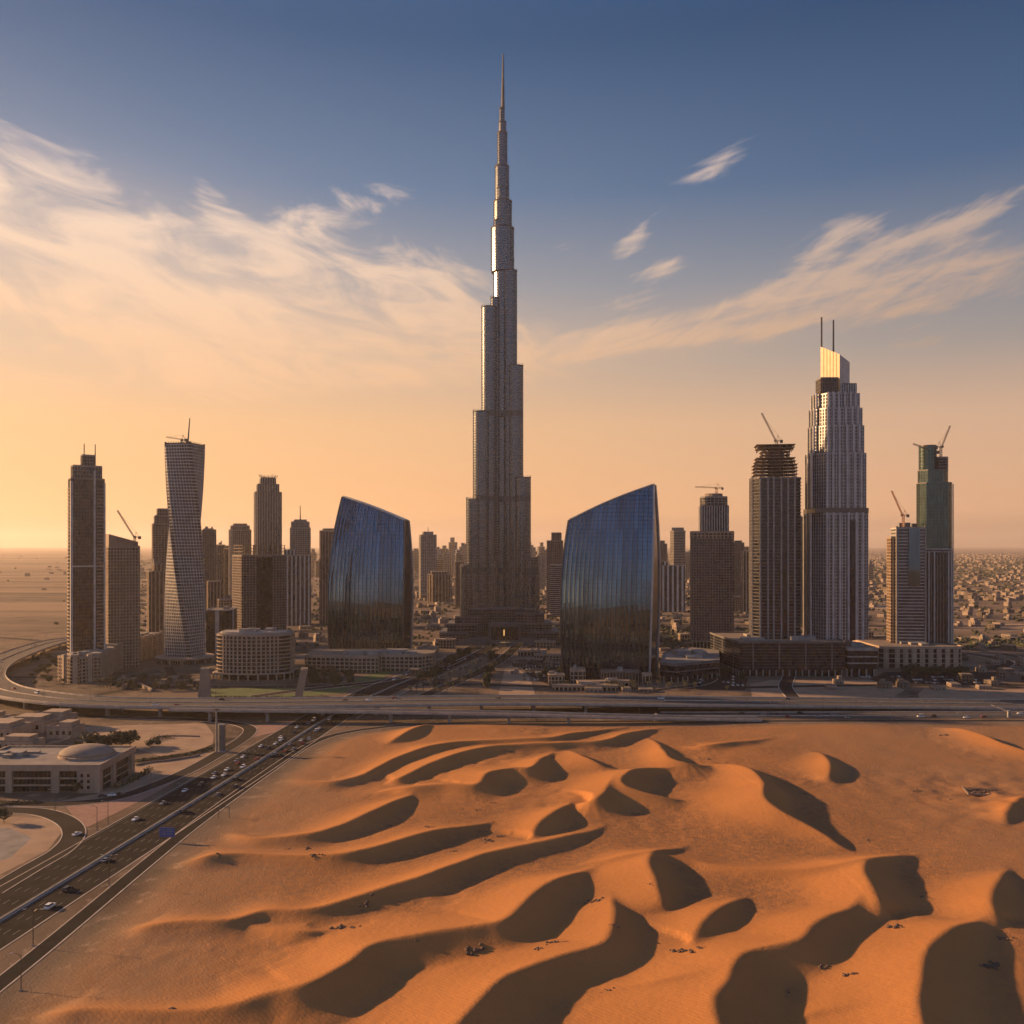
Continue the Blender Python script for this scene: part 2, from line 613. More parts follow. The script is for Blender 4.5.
# crest lines: (column, row, crest height); the steep side lies to the right of the direction of travel
CRESTS = [
    [(30, 1021, .6), (60, 1014, 3.5), (94, 1012, 4), (156, 1014, 4.5), (219, 1010, 5.2), (266, 996, 6), (300, 986, 7), (342, 966, 7), (370, 947, 6.6), (423, 937, 6.6), (483, 928, 7), (507, 922, 7.4), (525, 903, 7.4), (546, 886, 6.6), (571, 876, 5), (600, 868, 1)],
    [(380, 1130, 7), (430, 1065, 8), (465, 1022, 8), (497, 988, 8), (518, 974, 7.4), (564, 958, 7), (602, 946, 6.6), (613, 928, 6), (616, 908, 4.5), (612, 898, 1)],
    [(128, 932, .6), (150, 927, 3), (187, 922, 4.0), (231, 920, 4.2), (266, 911, 4), (320, 909, 3.8), (388, 886, 5), (423, 876, 5.4), (451, 865, 5.4), (486, 853, 5), (535, 842, 4.4), (560, 837, 3.6), (588, 832, 2), (604, 828, .4)],
    [(745, 1100, 9), (722, 1040, 9.5), (712, 1003, 9.5), (725, 982, 9), (733, 963, 8.5), (748, 951, 8), (794, 941, 8), (815, 921, 7.4), (847, 907, 5), (868, 900, 1)],
    [(560, 1000, .3), (630, 995, 2.6), (664, 988, 4), (700, 984, 4), (712, 984, 2)],
    [(574, 868, .4), (610, 860, 3.5), (648, 853, 5), (690, 859, 3.4), (717, 865, 3.2), (769, 870, 3.8), (822, 870, 5), (858, 866, 5), (870, 864, 3)],
    [(889, 922, .5), (876, 904, 5), (869, 883, 8), (866, 867, 8.5), (876, 858, 6), (900, 856, 3), (920, 858, .5)],
    [(667, 918, .5), (660, 898, 5), (653, 876, 7), (648, 858, 7.5), (656, 850, 5), (680, 848, 1)],
    [(684, 950, .5), (692, 942, 3.5), (703, 921, 5.5), (720, 905, 5.5), (736, 899, 2.5), (745, 898, .5)],
    [(985, 1130, 8), (935, 1060, 9), (922, 1010, 9), (922, 980, 9), (931, 951, 8), (949, 934, 6.5), (968, 927, 4), (985, 924, 1)],
    [(1010, 930, .5), (994, 912, 4.5), (992, 895, 6), (1000, 880, 4), (1010, 873, .8)],
    [(790, 1030, 1), (820, 1017, 2.6), (850, 1014, 3), (880, 1022, 1.5)],
    [(223, 833, .6), (240, 836, 3), (264, 839, 3.6), (317, 833, 4.4), (352, 821, 5), (375, 811, 5), (395, 803, 4), (418, 797, 1)],
    [(262, 778, .3), (300, 781, 1.8), (330, 782, 3.4), (360, 776, 4), (376, 769, 4.2), (402, 757, 4.4), (438, 747, 4.6), (480, 742, 4), (546, 738, 3.8), (576, 733, 3.4), (626, 727, 1)],
    [(385, 786, .4), (402, 779, 3.4), (429, 766, 4.6), (459, 755, 5), (485, 748, 5), (517, 745, 4.6), (564, 742, 4.4), (605, 739, 4.6), (623, 733, 4.6), (642, 730, 3), (660, 729, .5)],
    [(378, 796, .4), (396, 791, 3), (413, 789, 4.6), (444, 787, 5), (476, 785, 6), (485, 774, 7), (510, 770, 6.6), (532, 769, 6.6), (541, 760, 5), (552, 755, 1)],
    [(164, 864, .6), (180, 861, 3), (203, 858, 4), (241, 855, 3.8), (287, 856, 4), (334, 855, 4.6), (364, 849, 4.8), (400, 839, 5), (438, 830, 4.2), (470, 826, 3), (500, 823, .4)],
    [(529, 842, .4), (534, 834, 4), (541, 821, 6), (556, 811, 5), (572, 806, 1)],
    [(690, 803, .4), (668, 799, 3.4), (645, 792, 6), (624, 783, 8), (626, 774, 8), (637, 769, 7), (658, 768, 4.5), (690, 772, .6)],
    [(574, 808, .5), (590, 802, 6), (602, 794, 8), (610, 786, 6), (618, 781, 2)],
    [(618, 770, .5), (604, 766, 4), (590, 759, 5.4), (576, 753, 4), (566, 751, .6)],
    [(712, 767, .5), (690, 763, 5), (671, 757, 6.5), (663, 749, 6), (654, 742, 3), (648, 739, .5)],
    [(862, 856, .4), (842, 845, 2.5), (827, 834, 4), (804, 821, 5.5), (776, 806, 8), (763, 793, 9.5), (763, 780, 9.5), (752, 770, 6.5), (735, 765, 4), (715, 765, 1)],
    [(684, 750, .4), (710, 746, 3.4), (751, 741, 2.4), (775, 739, .5)],
    [(822, 783, .5), (828, 774, 4), (828, 762, 5), (821, 755, 3), (812, 753, .4)],
    [(1060, 762, 2), (1024, 751, 4.4), (997, 742, 5.5), (969, 730, 5), (940, 727, 1)],
    [(1008, 826, .5), (1010, 812, 4.4), (1020, 801, 5), (1040, 796, 2)],
    [(388, 747, .5), (400, 738, 3.6), (412, 731, 4.4), (424, 727, 2.5), (436, 726, .4)],
    [(215, 921, .3), (250, 928, 2), (300, 935, 2.8), (330, 938, .6)],
    [(640, 1100, 6), (560, 1180, 7), (480, 1260, 7)][::-1],
]


def road_service_x(Y):
    pts = np.array([(0, -176), (273, -157.5), (372, -155), (429, -153), (520, -146), (599, -137), (630, -123), (655, -90), (668, -55), (676, -10), (678, 100), (679, 600)])
    return np.interp(Y, pts[:, 0], pts[:, 1])


def seg_noise(x, y, seed, scales):
    """cheap smooth value noise on numpy grids"""
    r = np.random.RandomState(seed)
    out = np.zeros_like(x)
    for sc, amp in scales:
        tab = r.rand(128, 128)
        u = x / sc + 37.3; v = y / sc + 11.7
        iu = np.floor(u).astype(int); iv = np.floor(v).astype(int)
        fu = u - iu; fv = v - iv
        fu = fu * fu * (3 - 2 * fu); fv = fv * fv * (3 - 2 * fv)
        a = tab[iu % 128, iv % 128]; b = tab[(iu + 1) % 128, iv % 128]
        c = tab[iu % 128, (iv + 1) % 128]; d = tab[(iu + 1) % 128, (iv + 1) % 128]
        out += amp * ((a * (1 - fu) + b * fu) * (1 - fv) + (c * (1 - fu) + d * fu) * fv - .5)
    return out


def dune_height(x, y):
    acc = np.zeros_like(x)
    # bend the coordinates a little so that crests are not ruler-smooth
    wx = seg_noise(x, y, 5, [(38, 3.0), (14, 1.0)]); wy = seg_noise(x, y, 6, [(38, 3.0), (14, 1.0)])
    xw = x + wx; yw = y + wy
    for cr in CRESTS:
        pts = []
        for px, py, h in cr:
            gx, gy = G(px, py, h)
            pts.append((gx, gy, h))
        P = catmull(pts, 6)
        P[:, 2] = np.maximum(P[:, 2], 0.05)
        hm = P[:, 2].max()
        rad = hm * 5.5 + 10
        m = (xw > P[:, 0].min() - rad) & (xw < P[:, 0].max() + rad) & (yw > P[:, 1].min() - rad) & (yw < P[:, 1].max() + rad)
        if not m.any():
            continue
        qx = xw[m]; qy = yw[m]
        best = np.full(qx.shape, 1e9); hh = np.zeros_like(best); sg = np.ones_like(best)
        for i in range(len(P) - 1):
            a, b = P[i], P[i + 1]
            dx, dy = b[0] - a[0], b[1] - a[1]
            L2 = dx * dx + dy * dy + 1e-9
            t = np.clip(((qx - a[0]) * dx + (qy - a[1]) * dy) / L2, 0, 1)
            ex = qx - (a[0] + t * dx); ey = qy - (a[1] + t * dy)
            d2 = ex * ex + ey * ey
            k = d2 < best
            best = np.where(k, d2, best)
            hh = np.where(k, a[2] + t * (b[2] - a[2]), hh)
            cr_ = dx * ey - dy * ex
            sg = np.where(k, np.where(cr_ >= 0, 1.0, -1.0), sg)
        d = np.sqrt(best)
        # windward: long concave ramp; lee: slip face near the angle of repose with a soft foot
        hh = hh * 0.88
        d = np.sqrt(d * d + .5) - .7
        d = np.maximum(d, 0)
        Lw = hh * 5.6 + 4
        u = np.clip(d / Lw, 0, 1)
        win = hh * (1 - u) ** 1.75
        Ll = hh * 3.1 + 1.0
        v = np.clip(d / Ll, 0, 1)
        lee = hh * (1 - v) ** 1.95
        z = np.where(sg > 0, win, lee)
        acc[m] += np.maximum(z, 0) ** 3.0
    z = acc ** (1 / 3.0)
    return z


def ground_height(x, y):
    sx = road_service_x(y)
    mask = np.clip((x - sx - 7) / 22.0, 0, 1)
    mask = mask * mask * (3 - 2 * mask)
    m2 = np.clip((680 - 3 - y) / 30.0, 0, 1)
    m2 = m2 * m2 * (3 - 2 * m2)
    msk = mask * m2
    zz = np.zeros_like(x)
    near = (y < 690) & (x > -170)
    if near.any():
        xn, yn = x[near], y[near]
        h = dune_height(xn, yn)
        und = seg_noise(xn, yn, 3, [(90, 2.4), (40, 1.2), (17, .5)]) + 1.3
        rough = seg_noise(xn, yn, 8, [(7, .45), (3.0, .32)]) * np.clip(1.2 - h / 2.0, 0.0, 1)
        patch = np.clip(seg_noise(xn, yn, 9, [(45, 2.2)]) + .3, 0, 1)
        # stony disturbed sand right of the dune field
        site = np.exp(-(((xn - 265) / 60) ** 2 + ((yn - 470) / 50) ** 2))
        zz[near] = (h + und + rough * (.35 + patch) + seg_noise(xn, yn, 12, [(11, 2.2), (5, 1.2)]) * site) * msk[near]
    return zz, msk


def make_ground():
    def spaced(a, b, s0, s1):
        out = [a]
        while out[-1] < b:
            f = (out[-1] - a) / (b - a)
            out.append(out[-1] + s0 + (s1 - s0) * f)
        return out
    xs = np.array(sorted(set([-60000, -40000, -25000, -15000, -9000, -6000, -4000, -2500, -1600, -1000, -700, -450, -300, -220] +
                             list(np.arange(-178, 130, 1.05)) + spaced(130, 480, 1.1, 1.6) + [520, 700, 1000, 1600, 2500, 4000, 6000, 9000, 15000, 25000, 40000, 60000])))
    ys = np.array(sorted(set([-3000, -1000, -300, 0, 60, 110, 150, 175, 195] + spaced(210, 688, .8, 1.7) +
                             [720, 800, 900, 1000, 1200, 1500, 2000, 3000, 4500, 7000, 11000, 17000, 26000, 40000, 60000])))
    gx, gy = np.meshgrid(xs, ys)
    z, msk = ground_height(gx.ravel(), gy.ravel())
    zz = z.reshape(gx.shape)
    for _ in range(1):
        zp = np.pad(zz, 1, mode='edge')
        zz = (zz * 4 + zp[:-2, 1:-1] + zp[2:, 1:-1] + zp[1:-1, :-2] + zp[1:-1, 2:]) / 8
    z = zz.ravel()
    nx, ny = len(xs), len(ys)
    co = np.stack([gx.ravel(), gy.ravel(), z], 1).astype(np.float32)
    i = np.arange(nx - 1); j = np.arange(ny - 1)
    ii, jj = np.meshgrid(i, j)
    a = (jj * nx + ii).ravel()
    q = np.stack([a, a + 1, a + nx + 1, a + nx], 1).astype(np.int32)
    me = bpy.data.meshes.new('ground')
    me.vertices.add(len(co)); me.vertices.foreach_set('co', co.ravel())
    me.loops.add(q.size); me.loops.foreach_set('vertex_index', q.ravel())
    me.polygons.add(len(q)); me.polygons.foreach_set('loop_start', np.arange(0, q.size, 4, dtype=np.int32))
    me.polygons.foreach_set('use_smooth', np.ones(len(q), bool))
    me.update(calc_edges=True)
    at = me.attributes.new('dune', 'FLOAT', 'POINT')
    at.data.foreach_set('value', msk.astype(np.float32))
    o = bpy.data.objects.new('ground', me)
    COL.objects.link(o)
    structure(o)
    # material
    m = bpy.data.materials.new('ground')
    m.use_nodes = True
    t = NT(m.node_tree)
    b = t.n['Principled BSDF']
    co_ = t.new('ShaderNodeTexCoord').outputs['Object']
    x, y, zc = t.xyz(co_)
    at_n = t.new('ShaderNodeAttribute', attribute_name='dune')
    dune = at_n.outputs['Fac']
    # dune sand
    n1 = t.noise(co_, 0.02, 5, 0.6)
    n2 = t.noise(co_, 0.35, 6, 0.7)
    sand = t.mix(t.maprange(n1, .3, .7), (0.36, 0.157, 0.052), (0.43, 0.19, 0.064))
    speck = t.maprange(t.noise(co_, 1.6, 3, 0.7), .55, .68, 0, 1)
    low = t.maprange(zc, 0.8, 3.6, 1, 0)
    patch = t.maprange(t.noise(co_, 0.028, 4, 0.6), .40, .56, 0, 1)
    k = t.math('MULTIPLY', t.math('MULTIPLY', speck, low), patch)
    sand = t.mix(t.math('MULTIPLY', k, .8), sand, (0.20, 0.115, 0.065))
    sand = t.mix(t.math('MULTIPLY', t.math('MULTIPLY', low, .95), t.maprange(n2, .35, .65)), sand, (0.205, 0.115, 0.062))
    # paler, firmer sand along the road and on the open right-hand side
    px_n = t.noise(co_, 0.012, 4, 0.6)
    edge = t.math('MAXIMUM', t.maprange(x, -128, -60, 1, 0, True), t.maprange(x, 130, 260, 0, .75, True))
    edge = t.math('MULTIPLY', edge, t.maprange(px_n, .35, .6, .45, 1))
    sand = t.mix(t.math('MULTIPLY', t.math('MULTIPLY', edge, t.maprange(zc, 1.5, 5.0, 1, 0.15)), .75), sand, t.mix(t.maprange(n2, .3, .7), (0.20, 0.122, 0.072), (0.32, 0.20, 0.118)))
    # plain: dusty ground with scrub and plots
    p1 = t.noise(co_, 0.0016, 8, 0.62)
    st = t.comb(t.math('MULTIPLY', x, 0.0007), t.math('MULTIPLY', y, 0.0022))
    p2 = t.noise(st, 1.0, 8, 0.65, 0.6)
    p3 = t.noise(co_, 0.02, 6, 0.65)
    plain = t.mix(t.maprange(p1, .35, .65), (0.075, 0.054, 0.04), (0.18, 0.125, 0.085))
    plain = t.mix(t.maprange(p2, .50, .60), plain, (0.085, 0.065, 0.045))
    plain = t.mix(t.maprange(p2, .38, .46, 1, 0), plain, (0.42, 0.30, 0.21))
    plain = t.mix(t.maprange(p3, .50, .60, 0, .75), plain, (0.05, 0.042, 0.03))
    p4 = t.noise(co_, 0.11, 5, 0.7)
    plain = t.mix(t.maprange(p4, .56, .64, 0, .6), plain, (0.30, 0.22, 0.16))
    # the desert plain to the west is paler and streaked by the wind
    ratio = t.math('DIVIDE', x, t.math('MAXIMUM', y, 1.0))
    west = t.math('MULTIPLY', t.maprange(ratio, -0.36, -0.46, 0, 1, True), t.maprange(y, 1150, 1500, 0, 1))
    st2 = t.comb(t.math('MULTIPLY', x, 0.0005), t.math('MULTIPLY', y, 0.0036))
    streak = t.noise(st2, 1.0, 7, 0.62, 0.4)
    plain = t.mix(t.math('MULTIPLY', west, .85), plain, t.mix(t.maprange(streak, .42, .58), (0.085, 0.062, 0.045), (0.31, 0.205, 0.13)))
    vor = t.new('ShaderNodeTexVoronoi', feature='F1')
    t.put(vor.inputs['Vector'], co_)
    vor.inputs['Scale'].default_value = 0.022
    plots = t.maprange(vor.outputs['Distance'], 0.2, 0.5, 0, 1)
    plain = t.mix(t.math('MULTIPLY', plots, .22), plain, (0.34, 0.25, 0.18))
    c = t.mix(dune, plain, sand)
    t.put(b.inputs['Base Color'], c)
    b.inputs['Roughness'].default_value = 0.97
    b.inputs['Specular IOR Level'].default_value = 0.15
    # relief: wind ripples plus footprints and stones in the hollows
    wv = t.new('ShaderNodeTexWave', wave_type='BANDS', bands_direction='DIAGONAL')
    t.put(wv.inputs['Vector'], co_)
    wv.inputs['Scale'].default_value = 0.33
    wv.inputs['Distortion'].default_value = 7.0
    wv.inputs['Detail'].default_value = 3.0
    wv.inputs['Detail Scale'].default_value = 0.6
    hgt = t.math('MULTIPLY_ADD', wv.outputs['Fac'], 0.035, t.math('MULTIPLY', n2, .45))
    hgt = t.math('ADD', hgt, t.math('MULTIPLY', t.math('MULTIPLY', t.noise(co_, 0.9, 5, .75), low), 0.9))
    bn = t.new('ShaderNodeBump')
    bn.inputs['Strength'].default_value = 0.8
    bn.inputs['Distance'].default_value = 0.8
    t.put(bn.inputs['Height'], hgt)
    t.put(b.inputs['Normal'], bn.outputs[0])
    me.materials.append(m)
    return o


make_ground()


def ground_z(x, y):
    z, _ = ground_height(np.array([float(x)]), np.array([float(y)]))
    return float(z[0])


# ------------------------------------------------------------------ roads
def ribbon(pts, w, z=None, n=6, w2=None):
    """vertices of a smoothed strip; pts are (x, y[, z])"""
    P = catmull([(p[0], p[1], p[2] if len(p) > 2 else 0.0) for p in pts], n)
    d = np.gradient(P[:, :2], axis=0)
    d /= np.linalg.norm(d, axis=1)[:, None]
    nrm = np.stack([-d[:, 1], d[:, 0]], 1)
    ws = np.linspace(w, w2 if w2 is not None else w, len(P))[:, None]
    L = P[:, :2] + nrm * ws / 2
    Rr = P[:, :2] - nrm * ws / 2
    return P, L, Rr, nrm


def strip(mb, pts, w, z, thick=0.0, off=0.0, n=6, w2=None):
    P, L, Rr, nrm = ribbon(pts, w, n=n, w2=w2)
    L = L + nrm * off; Rr = Rr + nrm * off
    b = len(mb.v); N = len(P)
    if not thick:
        for k in range(N):
            mb.v += [(L[k][0], L[k][1], P[k][2] + z), (Rr[k][0], Rr[k][1], P[k][2] + z)]
        for k in range(N - 1):
            mb.f.append((b + 2 * k, b + 2 * k + 1, b + 2 * k + 3, b + 2 * k + 2))
    else:
        rings = []
        for k in range(N):
            zz = P[k][2] + z
            rings.append([(L[k][0], L[k][1], zz - thick), (Rr[k][0], Rr[k][1], zz - thick), (Rr[k][0], Rr[k][1], zz), (L[k][0], L[k][1], zz)])
        mb.loft(rings)
    return P, nrm


def polymesh(poly, z):
    mb = MB()
    mb.v = [(x, y, z) for x, y in poly]
    mb.f = [tuple(range(len(poly)))]
    return mb


HW = [(-236, -60), (-213, 100), (-196, 220), (-184, 318), (-172, 423), (-157, 560), (-143, 696), (-118, 830), (-84, 960), (-52, 1090), (-36, 1180)]
SERVICE = [(-176, 80), (-165, 180), (-157.5, 273), (-155, 372), (-153, 429), (-146, 520), (-137, 599), (-122, 636), (-90, 660), (-55, 670), (-9, 676), (100, 679), (300, 680), (600, 682)]
mb = MB(); strip(mb, HW, 37, 0.05, off=3.0)
structure(mb.build('highway', 'asphalt'))
mb = MB(); strip(mb, SERVICE, 6.0, 0.07)
structure(mb.build('service_road', 'asphalt'))
mb = MB(); strip(mb, SERVICE[:10], 0.5, 0.12, thick=.14, off=3.3); strip(mb, SERVICE, 0.6, 0.12, thick=.14, off=-3.3)
strip(mb, HW[:7], 0.6, 0.13, thick=.14, off=-16); strip(mb, HW[:7], 0.5, 0.13, thick=.14, off=22)
structure(mb.build('kerbs', 'kerb'))
# side and slip roads on the left
SLIP_A = [G(-60, 811), G(0, 810), G(40, 812), G(66, 821), G(74, 834), G(62, 850), G(30, 869), G(-10, 893), G(-60, 925)]
SLIP_B = [G(-60, 803), G(0, 803), G(60, 804), G(110, 799), G(150, 787), G(190, 770), G(222, 752), G(244, 738), G(250, 729), G(238, 724), G(215, 721), G(180, 719), G(100, 717), G(0, 715)]
mb = MB(); strip(mb, SLIP_A, 9.5, 0.075); strip(mb, SLIP_B, 9.0, 0.085)
strip(mb, [G(120, 762), G(160, 758), G(200, 751), G(232, 738)], 7, 0.095)
structure(mb.build('slip_road', 'asphalt_old'))
mb = MB()
for pts, off in ((SLIP_A, 5.0), (SLIP_A, -5.0), (SLIP_B, 4.8), (SLIP_B, -4.8)):
    strip(mb, pts[1:-1], 0.5, 0.2, thick=.2, off=off)
structure(mb.build('slip_road_kerbs', 'kerb'))
structure(polymesh([G(64, 803.8), G(150, 789), G(196, 770), G(150, 796), G(88, 827), G(78, 830), G(76, 821)], 0.045).build('paved_island', 'paving_pink'))
structure(polymesh([G(252, 726), G(290, 722), G(330, 717), G(345, 716), G(250, 738), G(246, 737)], 0.04).build('paved_verge', 'paving_pink'))
# sandy verge between highway and service road is part of the ground; lane markings
mb = MB()
P, L, Rr, nrm = ribbon(HW, 1.0, n=30)


def along(poly, step):
    d = np.r_[0, np.cumsum(np.linalg.norm(np.diff(poly[:, :2], axis=0), axis=1))]
    s = np.arange(0, d[-1], step)
    return np.stack([np.interp(s, d, poly[:, k]) for k in range(poly.shape[1])], 1)


PP = along(P, 2.0)


def dashes(mb, PP, off, on, gap, z, w=0.18):
    d = np.gradient(PP[:, :2], axis=0); d /= np.linalg.norm(d, axis=1)[:, None]
    nr = np.stack([-d[:, 1], d[:, 0]], 1)
    step = on + gap
    k = 0
    while k + on < len(PP):
        a = PP[k, :2] + nr[k] * off; c = PP[k + on, :2] + nr[k + on] * off
        b = len(mb.v)
        na, nc = nr[k] * w / 2, nr[k + on] * w / 2
        mb.v += [(*(a + na), z), (*(a - na), z), (*(c - nc), z), (*(c + nc), z)]
        mb.f.append((b, b + 1, b + 2, b + 3))
        k += step


for off in (-5.3, -8.8, -12.3, 5.5, 9.2, 12.9, 16.6):
    dashes(mb, PP, off, 2, 4, 0.07)
for off in (-1.9, -15.9, 1.9, 20.4):
    dashes(mb, PP, off, 20, 0, 0.07, .22)
structure(mb.build('lane_markings', 'paint_white'))

# median: a low concrete divider with planted strip
t = T('median_barrier', 'long pale concrete divider between the two highway carriageways', 'barrier', 0, 0)
strip(t.part('kerb_base', 'kerb'), HW, 2.2, 0.30, thick=.28)
strip(t.part('barrier_wall', 'concrete'), HW, 0.5, 0.8, thick=.55)
t.done()

# avenue beyond the overpass and the streets round the towers
streets = MB()
AV2 = [(-80, 790), (-56, 870), (-30, 960), (-10, 1060), (2, 1150), (6, 1190)]
strip(streets, AV2, 14, 0.065)
strip(streets, [(-230, 790), (-190, 830), (-130, 880), (-85, 960), (-62, 1050)], 13, 0.075)
strip(streets, [(-700, 900), (-480, 905), (-420, 885), (-330, 845), (-250, 842), (-160, 850), (-60, 860), (40, 845), (160, 835), (300, 850), (420, 858), (620, 850), (900, 860)], 11, 0.085)
strip(streets, [(130, 820), (190, 870), (215, 960), (205, 1060), (160, 1150), (60, 1200), (-60, 1200), (-180, 1150), (-300, 1090), (-420, 1080)], 11, 0.095)
strip(streets, [(246, 742), (250, 790), (262, 850), (290, 930), (330, 1090), (420, 1250), (560, 1500)], 12, 0.105)
strip(streets, [(520, 960), (548, 990), (575, 1040), (560, 1110), (480, 1160), (350, 1180)], 16, 0.115)
strip(streets, [(540, 940), (590, 990), (612, 1050), (590, 1140), (500, 1230), (300, 1300), (-100, 1330)], 9, 0.125)
strip(streets, [(-380, 740), (-372, 800), (-350, 850), (-345, 900), (-380, 980)], 9, 0.135)
structure(streets.build('city_streets', 'asphalt_old'))
mk = MB()
for pts, w in ((AV2, 14), ([(-230, 790), (-190, 830), (-130, 880), (-85, 960), (-62, 1050)], 13), ([(246, 748), (250, 790), (262, 850), (290, 930), (330, 1090), (420, 1250)], 12), ([(520, 960), (548, 990), (575, 1040), (560, 1110), (480, 1160)], 16), ([(130, 820), (190, 870), (215, 960), (205, 1060), (160, 1150)], 11), (HW[6:], 44)):
    for o_ in (w / 2 + .3, -w / 2 - .3):
        strip(mk, pts, .8, 0.3, thick=.28, off=o_)
structure(mk.build('street_kerbs', 'kerb'))
mb = MB()
for k, (Y0, c) in enumerate(((693, 9), (706, 8), (737, 7), (765, 8))):
    x0 = -95 if k else 20
    strip(mb, [(x0, Y0 - 2), (60, Y0), (300, Y0 + 1), (700, Y0 + 2), (1200, Y0 - 2)], c, 0.055 + .01 * k)
structure(mb.build('frontage_road', 'asphalt_tan'))
mb = MB()
for k, Y0 in enumerate((699, 714, 729, 746, 772)):
    strip(mb, [(120, Y0), (300, Y0 + 1), (700, Y0 + 2), (1200, Y0 - 2)], 0.5, 0.9, thick=.85)
tag(mb.build('crash_barrier', 'kerb'), 'long low pale concrete barriers dividing the parallel frontage roads behind the dunes', 'barrier')
mb = MB()
strip(mb, [(-700, 1400), (-560, 1330), (-300, 1400), (100, 1500), (600, 1480), (1400, 1500)], 18, 0.06)
strip(mb, [(-2600, 2600), (-1000, 2450), (300, 2350), (1500, 2500), (3000, 2500)], 30, 0.07)
strip(mb, [(-3400, 3600), (-1000, 3700), (600, 3500), (3600, 3700)], 34, 0.08)
strip(mb, [(-1900, 1500), (-900, 1340), (-560, 1190)], 14, 0.09)
strip(mb, [(560, 1500), (900, 2300), (1200, 3600)], 20, 0.1)
structure(mb.build('distant_road', 'asphalt_old'))

# bare lots, lawn, car parks, pavements
structure(polymesh([G(752, 697), G(750, 684), G(770, 680), G(880, 680), G(905, 690), G(893, 697)], 0.03).build('sand_lot', 'packed_sand'))
structure(polymesh([G(918, 694), G(925, 688), G(980, 690), G(1060, 688), G(1060, 698), G(920, 700)], 0.03).build('sand_lot', 'packed_sand'))
structure(polymesh([G(70, 727), G(205, 723), G(214, 735), G(212, 748), G(160, 756), G(140, 750), G(96, 738)], 0.03).build('sand_lot', 'packed_sand'))
structure(polymesh([G(125, 768), G(150, 762), G(215, 752), G(180, 773), G(140, 792), G(85, 801), G(60, 801), G(100, 793)], 0.033).build('sand_lot', 'packed_sand'))
structure(polymesh([G(0, 816), G(52, 819), G(62, 832), G(48, 850), G(-20, 885), G(-60, 860), G(-60, 816)], 0.03).build('sand_lot', 'packed_sand'))
structure(polymesh([G(-50, 826), G(10, 828), G(32, 838), G(10, 858), G(-60, 880)], 0.05).build('gravel_yard', 'roofing_grey'))
structure(polymesh([G(208, 696.5), G(212, 686.5), G(330, 686), G(352, 688), G(345, 693), G(300, 697)], 0.045).build('lawn', 'lawn_green'))
structure(polymesh([G(498, 697), G(505, 668), G(512, 665), G(530, 677), G(536, 698)], 0.035).build('sand_lot', 'packed_sand'))
structure(polymesh([G(340, 684), G(352, 681), G(398, 664), G(410, 662), G(362, 690)], 0.05).build('lawn', 'lawn_green'))
structure(polymesh([G(515, 660), G(562, 664), G(600, 688), G(560, 690), G(530, 676)], 0.04).build('car_park', 'asphalt_old'))
structure(polymesh([G(885, 672), G(1000, 672), G(985, 684), G(900, 687), G(870, 680)], 0.04).build('car_park', 'asphalt_old'))
structure(polymesh([G(745, 690), G(748, 678), G(690, 655), G(660, 662), G(700, 690)], 0.028).build('car_park', 'asphalt_old'))


# ------------------------------------------------------------------ overpass
def deck(name, label, pts, w, thick, pier_at, barrier_mid=True):
    t = T(name, label, 'overpass', 0, 0)
    strip(t.part('deck_slab', 'concrete'), pts, w, -0.05, thick=thick)
    strip(t.part('roadway', 'asphalt_tan'), pts, w - 1.6, 0.03)
    if w > 20:
        for o_ in (5.8, 9.4, 13.0, -5.8, -9.4, -13.0, 1.6, -1.6, 16.4, -16.4):
            strip(t.part('lane_lines', 'paint_white', 'roadway'), pts, .2, 0.05, off=o_)
    for s in (1, -1):
        m_ = t.new('parapet', 'kerb')
        strip(m_, pts, 0.45, 1.05, thick=1.6, off=s * (w / 2 + .02))
    if barrier_mid:
        strip(t.part('centre_barrier', 'kerb'), pts, 0.5, 0.85, thick=.8)
    P, L, Rr, nrm = ribbon(pts, w, n=30)
    PPd = along(P, 1.0)
    d = np.gradient(PPd[:, :2], axis=0); d /= np.linalg.norm(d, axis=1)[:, None]
    for s0 in pier_at:
        k = min(int(s0), len(PPd) - 1)
        x, y, z = PPd[k]; dx, dy = d[k]
        pm = t.new('pier', 'concrete')
        for s in ((-1, 1) if w > 22 else (0,)):
            cx = x - dy * s * w * .27; cy = y + dx * s * w * .27
            pm.prism([(cx + a * 1.1 * dx - b * 1.3 * dy, cy + a * 1.1 * dy + b * 1.3 * dx) for a, b in ((-1, -1), (1, -1), (1, 1), (-1, 1))], 0.02, z - thick - 1.0)
        hw = w * .40
        pm.prism([(x + a * 1.2 * dx - b * hw * dy, y + a * 1.2 * dy + b * hw * dx) for a, b in ((-1, -1), (1, -1), (1, 1), (-1, 1))], z - thick - 1.02, z - thick - 0.06)
    t.done()
    return PPd


DECK_A = [(-560, 1330, 3), (-600, 1210, 7), (-592, 1110, 9), (-556, 960, 9), (-512, 860, 9), (-462, 790, 9), (-410, 748, 9), (-340, 716, 9), (-262, 708, 9), (-150, 712, 9), (0, 722, 9), (140, 728, 7), (280, 738, 4.0), (420, 744, 1.5)]
DECK_B = [(-262, 684.5, 9), (-200, 680, 9), (-100, 676, 8.5), (0, 672, 7.5), (90, 672, 5), (190, 680, 1.7)]
PA = deck('overpass_bridge', 'wide concrete flyover curving in from the left and crossing the highway', DECK_A, 36, 1.7, [120, 180] + list(range(240, 1150, 42)))
PB = deck('overpass_bridge', 'narrower concrete ramp bridge splitting off the near side of the flyover', DECK_B, 10, 1.4, [30, 75, 170, 215, 260, 305], False)

